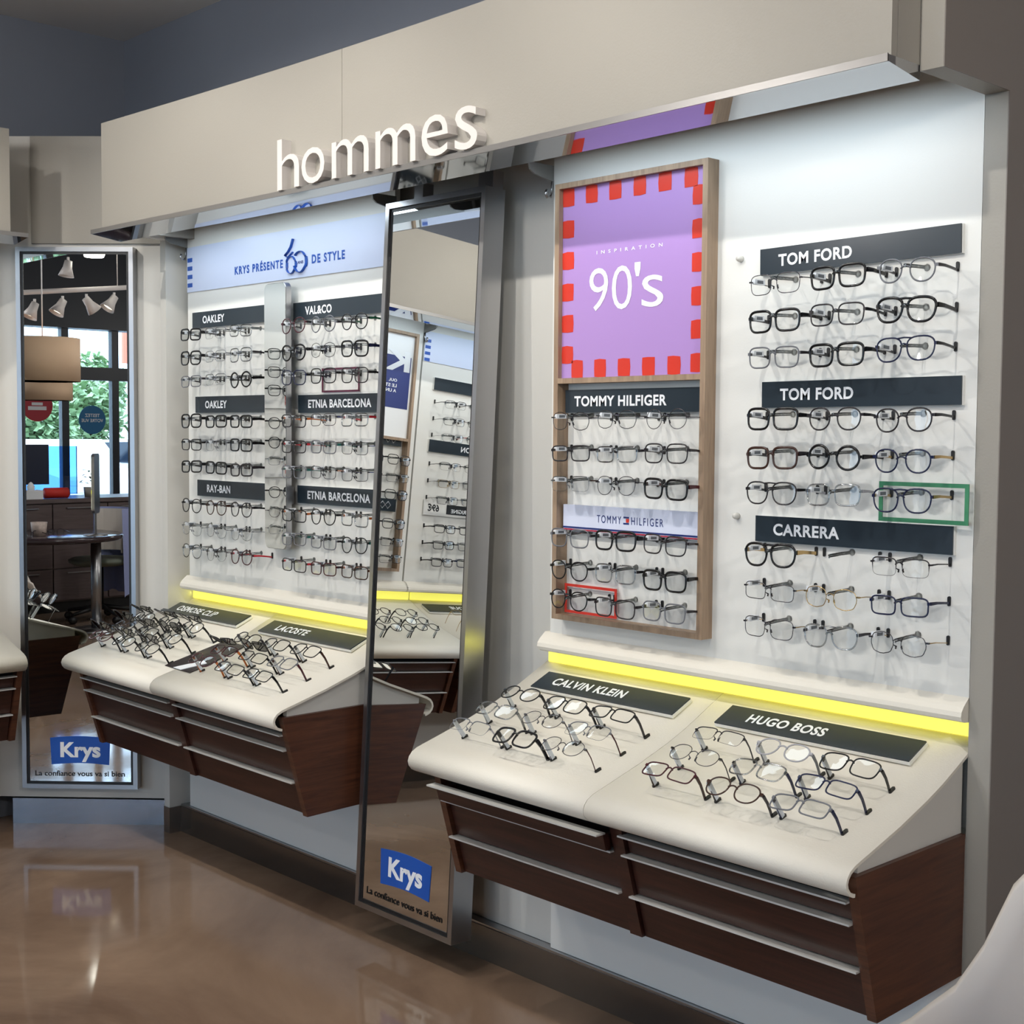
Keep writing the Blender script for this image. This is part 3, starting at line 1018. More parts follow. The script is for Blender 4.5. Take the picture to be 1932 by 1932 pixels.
def spec_meshes(shape, th, D):
    key = (shape, th, D)
    if key in MESH_CACHE:
        return MESH_CACHE[key]
    rr, dd = THICK[th]
    fr = MB()
    ow = SHAPES[shape][0]
    for s_ in (-1, 1):
        o = lens_outline(shape, rr * 0.6)
        prof = []
        n = 6
        vs = []
        for i, (x, z) in enumerate(o):
            x2, z2 = o[(i + 1) % NL]
            x0, z0 = o[i - 1]
            t_ = Vector((x2 - x0, z2 - z0)).normalized()
            nx, nz = t_.y, -t_.x
            top = z > -0.2 * SHAPES[shape][1]
            k = 1.0
            if th == 'h' and not top:
                k = 0.35
            if th == 't' and z > 0:
                k = 1.15
            if th == 't' and x * 1.0 > 0 and z < 0:
                k = 1.0
            px, pz = x * s_ + s_ * CX, z
            nx *= s_
            for q in range(n):
                an = 2 * math.pi * q / n
                vs.append((px + nx * math.cos(an) * rr * k, -D + wrap(px) + math.sin(an) * dd * k, pz + nz * math.cos(an) * rr * k))
        fs = []
        for i in range(NL):
            j = (i + 1) % NL
            for q in range(n):
                fs.append((i * n + q, i * n + (q + 1) % n, j * n + (q + 1) % n, j * n + q))
        fr.add(vs, fs, True)
    # bridge
    xi = CX - ow
    bz = 0.006 if shape in ('rd', 'pt') else 0.008
    br = max(rr, 0.0011)
    path = [(-xi - 0.001, -D, bz - 0.002), (-xi * 0.5, -D - 0.001, bz + 0.002), (0, -D - 0.0015, bz + 0.003), (xi * 0.5, -D - 0.001, bz + 0.002), (xi + 0.001, -D, bz - 0.002)]
    fr.tube(path, br, 6)
    if shape == 'av':
        tz = SHAPES[shape][1] * 0.93
        fr.tube([(-xi - 0.008, -D, tz), (0, -D - 0.001, tz + 0.0015), (xi + 0.008, -D, tz)], br, 6)
    # nose pads
    for s_ in ((-1, 1) if th in 'wh' else ()):
        fr.tube([(s_ * (xi + 0.001), -D + 0.002, -0.002), (s_ * (xi - 0.0035), -D + 0.007, -0.006), (s_ * (xi - 0.002), -D + 0.008, -0.011)], [0.0006, 0.0022, 0.0020], 5)
    # end pieces
    hz = 0.009 if shape not in ('rd',) else 0.004
    eh = 0.0032 if th in 'tm' else 0.0018
    for s_ in (-1, 1):
        x0 = CX + ow * (1.0 + SHAPES[shape][3] * hz / SHAPES[shape][1]) - 0.001
        x0 = min(x0, 0.0685)
        a, c = sorted((s_ * x0, s_ * 0.0715))
        fr.box(a, c, -D + wrap(0.067) - 0.0015, -D + wrap(0.067) + 0.004, hz - eh, hz + eh)
    # lenses
    lens = []
    for s_ in (-1, 1):
        o = lens_outline(shape, -rr * 0.2)
        vs = [(x * s_ + s_ * CX, -D + wrap(x * s_ + s_ * CX), z) for x, z in o]
        c_ = [(s_ * CX, -D + wrap(CX) - 0.0004, 0)]
        lm = MB().add(vs + c_, [(i, (i + 1) % NL, NL) for i in range(NL)], True)
        lens.append(lm.mesh('lens'))
    temples = []
    for s_ in (-1, 1):
        tm_ = MB()
        h0 = {'t': 0.0052, 'm': 0.0036, 'w': 0.0012, 'h': 0.0018}[th] / 1.0
        w0 = {'t': 0.0020, 'm': 0.0015, 'w': 0.0009, 'h': 0.0010}[th]
        y0 = -D + wrap(0.067) + 0.003
        pts = [(s_ * 0.0712, y0, hz + ZOFF, h0), (s_ * 0.0728, y0 + 0.022, (hz + ZOFF) * 0.8, h0 * 0.8), (s_ * 0.0730, y0 * 0.35, (hz + ZOFF) * 0.3 - 0.003, h0 * 0.72), (s_ * 0.0722, 0.001, -0.006, h0 * 0.75)]
        vs, fs = [], []
        for x, y, z, h in pts:
            vs += [(x - w0, y, z - h), (x + w0, y, z - h), (x + w0, y, z + h), (x - w0, y, z + h)]
        for i in range(3):
            for k in range(4):
                fs.append((i * 4 + k, i * 4 + (k + 1) % 4, i * 4 + 4 + (k + 1) % 4, i * 4 + 4 + k))
        fs += [(0, 1, 2, 3), (12, 15, 14, 13)]
        tm_.add(vs, fs)
        temples.append(tm_.mesh('temple'))
    fm = fr.mesh('front_frame')
    for me_ in (fm, lens[0], lens[1]):
        for v_ in me_.vertices:
            v_.co.z += ZOFF
    MESH_CACHE[key] = (fm, lens[0], lens[1], temples[0], temples[1])
    return MESH_CACHE[key]


def lk(name, me, m, root, label=None):
    if not me.materials:
        me.materials.append(None)
    o = bpy.data.objects.new(name, me)
    o.material_slots[0].link = 'OBJECT'
    o.material_slots[0].material = m
    COL.objects.link(o)
    o.parent = root
    if label:
        o['label'] = label
    return o


TAGM = MB().box(-0.0755, -0.0655, -0.066, -0.028, -0.005, 0.007).mesh('security_tag')
TAGP = MB().box(-0.0762, -0.0648, -0.058, -0.036, -0.0025, 0.0045).mesh('tag_print')
TAGD = MB().box(-0.0765, -0.0705, -0.060, -0.006, -0.005, 0.005).mesh('security_tag')

# flipped-up sun clip: two smoked lenses standing out from the brow
NAMES_SH = {'rd': 'round', 'pt': 'rounded', 'sq': 'square', 'rc': 'rectangular', 'av': 'double-bridge', 'hx': 'angular'}
NAMES_C = {'blk': 'black', 'drk': 'dark', 'brn': 'brown', 'tor': 'tortoiseshell', 'nav': 'navy', 'gry': 'grey', 'lgr': 'pale grey', 'mar': 'maroon', 'clr': 'clear',
           'slv': 'silver wire', 'gun': 'gunmetal wire', 'gld': 'gold wire', 'red': 'red', 'org': 'orange', 'tea': 'teal', 'blu': 'blue', 'grn': 'green'}


def specs(frame, u, v, z, code, where, group, desk=False, tag=True, clip=False):
    """code: shape-thickness-colour[-templecolour]"""
    q = code.split('-')
    shape, th, colr = q[0], q[1], q[2]
    tcol = q[3] if len(q) > 3 else colr
    D = 0.072 if desk else 0.085
    mf_, l0, l1, t0, t1 = spec_meshes(shape, th, D)
    r = bpy.data.objects.new('eyeglasses', None)
    r.empty_display_size = 0.03
    COL.objects.link(r)
    jz, jr = random.uniform(-0.0015, 0.0015), R_(random.uniform(-1.6, 1.6))
    base = Rz(frame) @ Matrix.Translation((u, v, z))
    if desk:
        loc = base @ Matrix.Rotation(R_(-56 + random.uniform(-4, 4)), 4, 'X') @ Matrix.Rotation(R_(random.uniform(-2, 2)), 4, 'Z')
    else:
        loc = base @ Matrix.Rotation(jr, 4, 'Y') @ Matrix.Rotation(R_(random.uniform(-3.5, 1.0)), 4, 'X')
    r.matrix_world = loc
    look = NAMES_C[colr] + ' ' + NAMES_SH[shape]
    if tcol != colr:
        look = NAMES_C[tcol].replace(' wire', '') + '-armed ' + NAMES_C[colr] + ' ' + NAMES_SH[shape]
    if clip:
        look = 'clip-on sun lens'
    setp(r, look + ' glasses, ' + where, 'glasses', group)
    lk('front_frame', mf_, MATS['frame_' + colr], r)
    lk('lens', l0, M_LENS, r)
    lk('lens', l1, M_LENS, r)
    tl = (NAMES_C[tcol] + ' temple') if tcol != colr else None
    lk('temple', t0, MATS['frame_' + tcol], r, tl)
    lk('temple', t1, MATS['frame_' + tcol], r, tl)
    if tag:
        if desk:
            lk('security_tag', TAGD, M_CLEARTAG, r, 'frosted security tag')
        else:
            g = lk('security_tag', TAGM, M_TAG, r, 'white security tag')
            lk('tag_print', TAGP, M_TAGP, g)
    if clip:
        ang = R_(random.uniform(84, 112))
        M = Matrix.Translation((0, -D - 0.004, 0.022 + ZOFF)) @ Matrix.Rotation(ang, 4, 'X') @ Matrix.Translation((0, D, 0.024 - ZOFF))
        for me, nm in ((l0, 'clip_lens'), (l1, 'clip_lens')):
            o = lk(nm, me, M_DARKLENS, r, 'smoked flip-up lens')
            o.matrix_local = M
        o = lk('clip_frame', spec_meshes(shape, 'm', D)[0], MATS['frame_blk'], r, 'flipped-up clip frame')
        o.matrix_local = M
    return r


T_OAK = ['rc-t-blk rc-h-gry-blk rc-m-clr', 'sq-t-blk rc-w-slv sq-m-clr-drk', 'rc-m-gry-drk rc-h-slv-blk rd-t-blk',
         'sq-t-blk rc-t-blk rc-t-blk', 'rc-m-blk rc-h-gry-blk rc-t-blk', 'rc-t-blk rc-t-blk rc-t-drk',
         'pt-m-blk-gun pt-m-brn pt-m-drk-blk', 'hx-w-slv hx-w-slv hx-w-slv', 'pt-m-clr pt-h-drk-gry pt-m-mar-red']
T_ETN = ['pt-m-mar-blk rd-m-gry-drk pt-m-blk-grn', 'pt-t-blk hx-w-gun sq-t-blk-nav', 'sq-m-nav-blk sq-m-blk sq-m-drk-blk',
         'rc-m-drk-org rc-w-gun-blu rc-m-clr-red', 'rc-m-drk-red rc-m-gry-tea rc-w-gun-blu', 'rc-m-gry-tea rc-w-gun-org rc-w-gun-blu',
         'rc-m-blk-org pt-m-blk rc-m-clr-org', 'rc-m-gry-tea rc-m-gry-drk pt-m-blk-tea', 'rc-m-drk-red rc-m-mar-drk rc-m-brn-org']
T_TOM = ['hx-w-gun hx-w-gun rd-w-gun', 'rc-m-drk rc-m-clr-drk sq-m-drk', 'rc-h-clr-brn pt-w-gun-drk sq-t-blk-mar',
         'sq-m-gry-drk sq-t-blk sq-m-drk-gun', 'pt-m-blk sq-m-clr-blk sq-t-blk', 'pt-m-blk-gun sq-m-drk sq-m-gry-drk']
T_TF = ['sq-w-gun-drk sq-t-blk pt-m-gry-drk', 'sq-t-blk sq-m-drk-blk av-t-blk', 'sq-m-gry-drk sq-t-blk av-m-nav-blk',
        'sq-t-blk pt-m-drk-blk pt-m-drk-blk', 'sq-t-brn-drk rd-t-blk pt-m-nav-gld', 'av-m-drk-blk sq-m-clr-lgr av-m-nav-gld',
        'av-t-blk-gld - rc-h-drk', 'rc-w-gun-gld hx-w-gld rc-m-nav', 'sq-w-gun-gld av-m-clr-gun hx-w-gun-gld']
ORD = ('first', 'second', 'third')
SGN = ('upper', 'middle', 'lower')
POS = ('left', 'middle', 'right')


def wall_set(frame, cols, V, table, colname, rowoff=0, group=''):
    for r_, line in enumerate(table):
        rr = r_ + rowoff
        for c_, code in enumerate(line.split()):
            if code == '-':
                continue
            sg = SGN[rr // 3]
            w_ = '%s in %s row under %s sign, %s' % (POS[c_], ORD[rr % 3], sg, colname)
            specs(frame, cols[c_], V, ROWZ[rr], code, w_, group)


wall_set(0, C_OAK, VP, T_OAK, "left board's left half", 0, 'glasses on the left half of the left board')
wall_set(0, C_ETN, VP, T_ETN, "left board's right half", 0, 'glasses on the right half of the left board')
wall_set(0, C_TF, VP, T_TF, 'far right column', 0, 'glasses in the far right column')
# framed column: rows 4-9 of the grid
for r_, line in enumerate(T_TOM):
    for c_, code in enumerate(line.split()):
        w_ = '%s in row %s under the poster, wooden frame' % (POS[c_], ('one', 'two', 'three', 'four', 'five', 'six')[r_])
        specs(0, C_TOM[c_], VP, ROWZ[r_ + 3], code, w_, 'glasses inside the wooden frame')
T_SB = ['rc-h-gun-drk rc-h-drk rc-w-gun', 'rc-w-gun-blk rc-w-gun-mar rc-w-gun', 'rc-w-slv rc-h-blk-red rc-w-slv', 'rc-h-drk rc-h-drk rc-w-gun', 'rc-w-gld-drk rc-w-slv rc-w-gun',
        'rc-w-gun-drk rc-w-slv rc-w-gun', 'rc-m-drk rc-m-drk rc-m-gry', 'rc-m-drk rc-m-gry rc-m-drk', 'rc-m-drk rc-m-nav rc-m-gry']
wall_set(90, C_SB, VL, T_SB, 'side wall board', 0, 'glasses on the side wall board')
T_SA = ['sq-m-drk rc-m-drk sq-m-gry', 'rc-w-gun sq-m-drk rc-m-drk', 'sq-m-drk rc-w-gun rc-m-drk', 'sq-m-drk rc-m-drk rc-m-drk', 'rc-w-gun rc-m-drk sq-m-drk', 'rc-w-gun sq-m-drk rc-m-drk']
for r_, line in enumerate(T_SA):
    for c_, code in enumerate(line.split()):
        w_ = '%s in row %s of the side wall frame' % (POS[c_], ('one', 'two', 'three', 'four', 'five', 'six')[r_])
        specs(90, C_SA[c_], VL, ROWZ[r_ + 3], code, w_, 'glasses inside the side wall frame')

T_SC = ['pt-m-drk sq-m-blk rc-m-clr', 'sq-t-blk sq-m-drk pt-m-blk', 'pt-m-drk sq-m-blk sq-m-gry', 'pt-m-blk pt-m-drk sq-m-blk', 'sq-t-blk pt-m-blk sq-m-drk',
        'hx-w-slv rc-w-slv pt-w-gun', 'rd-m-blk pt-m-drk sq-m-blk', 'rc-w-slv pt-w-gun hx-w-gun', 'pt-w-gun rc-w-slv hx-w-gld']
wall_set(90, C_SC, VL, T_SC, 'side wall nearest corner', 0, 'glasses on the side wall nearest the corner')
for z_, w_ in ((1.652, 'upper'), (1.340, 'lower')):
    t = thing('price_sign', 'pale sign with red figure nearest the corner on side wall, ' + w_, 'sign', (1.50, VL - 0.006, z_), 90)
    ORG.pop(t.name)
    part('plate', MB().box(0, 0.50, -0.004, 0.004, 0, 0.075), mat('white_card', (226, 226, 224), 0.5), t)
    part('figure', text_mesh('1', 0.018, 0.045, Matrix.Translation((0.16, -0.0048, 0.015)), bold=0.05), M_RED, t, 'red figure', flat=True)

# --- glasses on the counters
DN = ('front', 'middle', 'back')


def desk_set(frame, cols, V, table, colname, group, clip=False, dz=0.0):
    for ri, line in enumerate(table):
        dv_, z = DROWS[ri]
        for c_, code in enumerate(line.split()):
            if code == '-':
                continue
            cl = clip
            if code.endswith('*'):
                cl, code = True, code[:-1]
            specs(frame, cols[c_], V + dv_, z, code, '%s in %s row, %s' % (POS[c_], DN[ri], colname), group, desk=True, clip=cl)


desk_set(0, D_CK, VP, ['rc-h-gry-lgr sq-t-blk pt-w-gun-mar', 'sq-m-clr pt-w-gun sq-h-gry-mar', 'pt-m-blk sq-m-blk rc-m-blk-drk'], "right counter's left group", 'glasses on the right counter, left group')
desk_set(0, D_HB, VP, ['rc-m-mar-brn pt-m-brn-drk rc-m-gry-nav', 'pt-w-gun-drk sq-m-clr-nav rc-m-nav', 'rc-h-drk pt-m-lgr-gry sq-m-blk'], "right counter's right group", 'glasses on the right counter, right group')
desk_set(0, D_LA, VP, ['- rc-m-drk-blk rc-m-blk', 'rc-m-mar-org* rc-m-blk* sq-m-gry-mar', 'pt-m-drk sq-m-blk sq-m-blk-brn'], "left counter's right group", 'glasses on the left counter, right group')
desk_set(0, D_OS, VP, ['pt-m-mar-blk* pt-m-blk* pt-m-blk*', 'pt-m-gun* sq-m-blk* pt-m-blk*', 'pt-m-blk* pt-m-blk* pt-m-blk*'], "left counter's left group", 'glasses on the left counter, left group')
specs(0, D_LA[0], VP + DROWS[0][0], DROWS[0][1], 'pt-m-mar-org', "left in front row, left counter's right group", 'glasses on the left counter, right group', desk=True)
desk_set(90, (0.96, 1.12, 1.28), VL, ['pt-m-blk pt-m-blk pt-m-drk', 'pt-m-blk pt-m-blk pt-m-blk', 'pt-m-drk pt-m-brn pt-m-blk'], 'side wall counter near corner', 'black glasses on the side wall counter')
desk_set(90, (0.44, 0.60), VL, ['hx-w-gld hx-w-gld', 'rc-w-slv hx-w-gld', 'hx-w-slv rc-w-gld'], 'side wall counter, metal-rimmed group', 'metal glasses on the side wall counter')
desk_set(90, (1.74, 1.91), VL, ['pt-m-drk* pt-w-slv*', 'pt-m-drk* pt-m-clr*', 'pt-m-drk* pt-m-blk*'], 'side wall counter by corner mirror', 'sunglasses on the side wall counter')

# --- leaflet cards on the left counter
def card_on_counter(name, pts, m, label):
    mb = MB()
    mb.prism(pts, 0, 0.002, 'z')
    vs = []
    for (x, y, z) in mb.v:
        yy = y
        pr = profY(VP)
        for i in range(len(pr) - 1):
            if pr[i + 1][0] <= yy <= pr[i][0]:
                k = (yy - pr[i + 1][0]) / (pr[i][0] - pr[i + 1][0])
                zz = pr[i + 1][1] + k * (pr[i][1] - pr[i + 1][1])
                break
        vs.append((x, y, zz + 0.0015 + z))
    mb.v = vs
    return mb


t = thing('leaflet', 'dark leaflet with white stripe lying on the left counter', 'leaflet', (-4.05, 2.40, 0.77))
part('sheet', card_on_counter('s', [(-4.146, 2.304), (-3.972, 2.298), (-3.972, 2.40), (-3.973, 2.512), (-4.107, 2.520), (-4.13, 2.40)], None, ''), mat('dark_print', (40, 32, 34), 0.3), t)
mb = card_on_counter('s', [(-4.085, 2.302), (-4.035, 2.300), (-3.985, 2.37), (-4.02, 2.38)], None, '')
mb.v = [(x, y, z + 0.002) for x, y, z in mb.v]
part('stripe', mb, M_LETTER, t, 'white printed stripe')

exec_later = []

# ------------------------------------------------------------------ chairs and furniture


def shell_mesh():
    prof = [(0.255, 1.03, 0.13, 0.0), (0.24, 0.96, 0.17, 0.04), (0.215, 0.86, 0.21, 0.065), (0.185, 0.76, 0.235, 0.068), (0.15, 0.66, 0.25, 0.09), (0.11, 0.565, 0.255, 0.13), (0.05, 0.49, 0.25, 0.15),
            (-0.03, 0.452, 0.245, 0.14), (-0.12, 0.447, 0.24, 0.10), (-0.20, 0.452, 0.23, 0.03), (-0.25, 0.448, 0.21, 0.0), (-0.262, 0.435, 0.19, -0.008)]
    n = 18
    vs, fs = [], []
    for (x, z, w, lift) in prof:
        for k in range(n + 1):
            t_ = -1 + 2 * k / n
            l_ = abs(t_) ** 2.6
            vs.append((x - lift * l_ * 0.75, t_ * w, z + lift * l_ * 0.95))
    m = len(prof)
    for i in range(m - 1):
        for k in range(n):
            a = i * (n + 1) + k
            fs.append((a, a + 1, a + n + 2, a + n + 1))
    # thickness
    nv = len(vs)
    vs2 = [(x + 0.008, y * 1.02, z - 0.010) for x, y, z in vs]
    fs2 = [tuple(i + nv for i in reversed(f)) for f in fs]
    rim = []
    for i in range(m - 1):
        a, c = i * (n + 1), (i + 1) * (n + 1)
        rim += [(a, c, c + nv, a + nv), (a + n, a + n + nv, c + n + nv, c + n)]
    for k in range(n):
        rim += [(k, k + nv, k + 1 + nv, k + 1)]
        e = (m - 1) * (n + 1) + k
        rim += [(e, e + 1, e + 1 + nv, e + nv)]
    return MB().add(vs + vs2, fs + fs2 + rim, True)


def shell_chair(x, y, rz, label, sc=1.0, cast=False):
    t = bpy.data.objects.new('shell_chair', None)
    COL.objects.link(t)
    t.location = (x, y, 0)
    t.rotation_euler = (0, 0, R_(rz))
    t.scale = (sc, sc, sc)
    setp(t, label, 'chair', 'white shell chairs')
    part('seat_shell', shell_mesh(), M_SHELL, t)
    part('pedestal', MB().lathe([(0.028, 0.435), (0.024, 0.3), (0.022, 0.12), (0.03, 0.06), (0.03, 0.05)], 0, 0, 16), M_STEEL, t)
    for k in range(4):
        a = R_(45 + 90 * k)
        part('leg', MB().tube([(0.02 * math.cos(a), 0.02 * math.sin(a), 0.075), (0.26 * math.cos(a), 0.26 * math.sin(a), 0.018), (0.27 * math.cos(a), 0.27 * math.sin(a), 0.0)], [0.016, 0.011, 0.011], 8), M_STEEL, t)
    return t


shell_chair(-0.894, 2.074, -35, 'white moulded shell chair cut off at the lower right corner', 1.0)
shell_chair(-3.62, -1.55, 200, 'white moulded shell chair reflected beside the round table')

# round table reflected in the corner mirror
t = thing('round_table', 'round dark-topped table on a steel column, reflected in corner mirror', 'table', (-2.75, -2.75, 0))
part('table_top', MB().lathe([(0.0, 0.70), (0.56, 0.70), (0.58, 0.712), (0.58, 0.735), (0.565, 0.742), (0, 0.742)], -2.75, -2.75, 48), mat('dark_gloss_top', (60, 48, 52), 0.15), t)
part('column', MB().lathe([(0.04, 0.02), (0.04, 0.70)], -2.50, -2.42, 20).lathe([(0.0, 0.03), (0.2, 0.022), (0.2, 0.0)], -2.50, -2.42, 24), M_STEEL, t)
part('column', MB().lathe([(0.04, 0.02), (0.04, 0.70)], -3.0, -3.0, 20).lathe([(0.0, 0.03), (0.2, 0.022), (0.2, 0.0)], -3.0, -3.0, 24), M_STEEL, t)
t = thing('paper_cup', 'printed paper cup on the round table', 'cup', (-2.86, -2.62, 0.742))
part('cup', MB().lathe([(0.0, 0.742), (0.05, 0.742), (0.062, 0.845), (0.058, 0.845), (0.047, 0.75)], -2.86, -2.62, 20), mat('cup_paper', (214, 196, 186), 0.6, noise=(40, 0.2)), t)
r = specs(0, -2.93, -2.50, 0.80, 'sq-m-blk', 'lying on the round table', 'glasses on the round table', tag=False)
r.location.z = 0.768
r = specs(0, -2.72, -2.55, 0.80, 'pt-m-drk', 'beside the paper cup on the round table', 'glasses on the round table', tag=False)
r.location.z = 0.768
t = thing('table_mirror', 'small upright swivel mirror standing on the round table', 'mirror', (-2.52, -2.38, 0.742))
part('stand', MB().lathe([(0, 0.742), (0.09, 0.742), (0.09, 0.75), (0.008, 0.756), (0.007, 0.92)], -2.52, -2.38, 20), M_STEEL, t)
tmx = Matrix.Translation((-2.52, -2.38, 0)) @ Rz(-52)
part('glass', MB().prism(rrect(-0.09, 0.09, 0.92, 1.36, 0.03), -0.012, -0.006, 'y', tmx), M_MIRROR, t)
part('case', MB().prism(rrect(-0.098, 0.098, 0.912, 1.368, 0.035), -0.006, 0.014, 'y', tmx), M_STEEL, t)
# office chair with a jacket
t = thing('office_chair', 'office chair on black castor base behind the round table', 'chair', (-2.2, -2.95, 0))
ox, oy = -2.2, -2.95
part('seat', MB().lathe([(0, 0.46), (0.2, 0.455), (0.245, 0.48), (0.25, 0.50), (0.22, 0.515), (0, 0.505)], ox, oy, 28), mat('grey_green_seat', (112, 120, 108), 0.6), t)
bk = [(ox + 0.22 * math.cos(R_(a)), oy + 0.22 * math.sin(R_(a))) for a in range(-70, 71, 14)]
mb = MB()
outer = [(x + 0.02 * (x - ox) / 0.22, y + 0.02 * (y - oy) / 0.22) for x, y in bk]
mb.prism(bk + outer[::-1], 0.56, 0.90, 'z')
part('backrest', mb, M_SHELL, t)
part('post', MB().lathe([(0.025, 0.10), (0.025, 0.46)], ox, oy, 14), M_BLACK, t)
for k in range(5):
    a = R_(72 * k + 20)
    lg = part('leg', MB().tube([(ox, oy, 0.12), (ox + 0.29 * math.cos(a), oy + 0.29 * math.sin(a), 0.075)], [0.022, 0.014], 8), M_BLACK, t)
    cs = part('castor', MB().lathe([(0, -0.018), (0.03, -0.018), (0.03, 0.018), (0, 0.018)], 0, 0, 12, Matrix.Translation((ox + 0.29 * math.cos(a), oy + 0.29 * math.sin(a), 0.031)) @ Matrix.Rotation(R_(90), 4, 'X')), M_BLACK, t)
mb = MB()
n, m = 20, 9
vs, fs = [], []
for j in range(m + 1):
    z = 0.915 - 0.68 * j / m
    for i in range(n + 1):
        a = R_(-75 + 150 * i / n)
        rr = 0.255 + 0.012 * math.sin(i * 1.9) * (0.3 + j / m) + 0.02 * j / m
        vs.append((ox + rr * math.cos(a), oy + rr * math.sin(a), z - 0.03 * abs(math.sin(i * 0.7)) * j / m))
for j in range(m):
    for i in range(n):
        q = j * (n + 1) + i
        fs.append((q, q + 1, q + n + 2, q + n + 1))
mb.add(vs, fs, True)
jk = solo('jacket', mb, mat('lavender_cloth', (150, 160, 204), 0.85, bump=(30, 0.4)), 'lavender blue jacket hanging over the office chair back', 'jacket')

# low cabinet row behind
t = thing('low_cabinet', 'dark grey-brown drawer cabinet in front of the shop window', 'cabinet', (-1.9, -3.8, 0))
M_CAB = wood('taupe_wood', (84, 72, 72), (104, 90, 88), (2, 2, 20), 0.4)
part('carcass', MB().box(-3.3, -1.3, -4.15, -3.62, 0.09, 0.93), M_CAB, t)
part('worktop', MB().box(-3.32, -1.28, -4.17, -3.59, 0.93, 0.965), M_CAB, t)
part('plinth', MB().box(-3.25, -1.35, -4.12, -3.66, 0.0, 0.09), M_BLACK, t)
for i in range(4):
    for j in range(3):
        x0 = -3.29 + i * 0.497
        z0 = 0.10 + j * 0.275
        d = part('drawer_front', MB().box(x0 + 0.004, x0 + 0.489, -3.62, -3.602, z0 + 0.004, z0 + 0.268), M_CAB, t)
        h = part('handle', MB().box(x0 + 0.12, x0 + 0.37, -3.602, -3.585, z0 + 0.232, z0 + 0.240), M_STEEL, t)
        h.parent = d
        h.location = (0, 0, 0)
t = thing('computer_screen', 'dark computer screen seen from behind on the cabinet', 'monitor', (-2.45, -3.85, 0.965))
part('screen', MB().box(-2.74, -2.22, -3.86, -3.83, 1.08, 1.42), mat('navy_plastic', (20, 30, 52), 0.3), t)
part('stand', MB().box(-2.52, -2.44, -3.90, -3.86, 0.975, 1.2).box(-2.60, -2.36, -3.98, -3.80, 0.965, 0.975), M_BLACK, t)
t = thing('red_case', 'red cylindrical case lying on the cabinet', 'case', (-2.2, -3.72, 0.965))
part('tube', MB().lathe([(0, -0.10), (0.045, -0.10), (0.045, 0.10), (0, 0.10)], 0, 0, 18, Matrix.Translation((-2.22, -3.70, 1.011)) @ Matrix.Rotation(R_(90), 4, 'Y')), mat('red_fabric', (196, 40, 30), 0.6), t)
t = thing('leaflet_stand', 'clear tiered leaflet stand on the cabinet', 'stand', (-2.02, -3.75, 0.965))
mb = MB()
for k in range(4):
    mb.box(-2.10, -1.96, -3.72 - k * 0.03, -3.717 - k * 0.03, 0.966 + k * 0.03, 1.03 + k * 0.04)
part('tiers', mb, M_ROD, t)
t = thing('tissue_box', 'white tissue box on the cabinet', 'box', (-2.42, -3.68, 0.965))
part('box', MB().box(-2.52, -2.36, -3.75, -3.64, 0.965, 1.04), M_LETTER, t)
part('tissue', MB().lathe([(0.03, 1.04), (0.035, 1.07), (0.015, 1.10), (0, 1.11)], -2.44, -3.70, 8), M_LETTER, t)
t = thing('potted_plant', 'small green plant in a beige pot on the cabinet', 'plant', (-1.87, -3.8, 0.965))
part('pot', MB().lathe([(0, 0.965), (0.04, 0.965), (0.05, 1.05), (0.045, 1.05)], -1.87, -3.8, 16), M_BEIGE, t)
M_LEAF = mat('leaf_green', (40, 74, 40), 0.6)
for k in range(14):
    a = random.uniform(0, 6.28)
    r_ = random.uniform(0.02, 0.07)
    c_ = Vector((-1.87 + r_ * math.cos(a), -3.8 + r_ * math.sin(a), 1.07 + random.uniform(0, 0.13)))
    M = Matrix.Translation(c_) @ Matrix.Rotation(a, 4, 'Z') @ Matrix.Rotation(random.uniform(-0.6, 0.8), 4, 'Y')
    part('leaf', MB().add([(-0.03, 0, 0), (0, 0.014, 0.006), (0.034, 0, 0), (0, -0.014, 0.006)], [(0, 1, 2, 3)], False, M), M_LEAF, t)
# poster boards by the window: pale blue partition
solo('glass_partition', MB().box(-2.28, -1.70, -4.4, -4.38, 0.965, 1.40), glassy('blue_tinted_glass', (0.35, 0.6, 0.95), 0.05), 'blue tinted glass partition behind the cabinet', 'partition')

# drum lamps
def drum(x, y, z, r_, h, label):
    t = thing('drum_lamp', label, 'lamp', (x, y, z), 0, 'beige drum pendant lamps')
    part('shade', MB().lathe([(r_, z), (r_, z + h), (r_ - 0.004, z + h), (r_ - 0.004, z)], x, y, 36), mat('beige_lamp_fabric', (196, 168, 140), 0.8), t)
    part('diffuser', MB().lathe([(0.0, z + 0.01), (r_ - 0.005, z + 0.01)], x, y, 36), mat('lamp_diffuser', (240, 210, 170), 0.6, emit=((255, 214, 160), 0.8)), t)
    part('cord', MB().tube([(x, y, z + h), (x, y, 3.16 if y > -1.6 else 3.5)], 0.004, 6), M_LETTER, t)


drum(-3.46, -1.2, 1.86, 0.235, 0.28, 'beige drum pendant lamp, nearer and larger in the corner mirror')
drum(-2.78, -2.7, 1.77, 0.22, 0.15, 'beige drum pendant lamp, smaller one lower in the corner mirror')

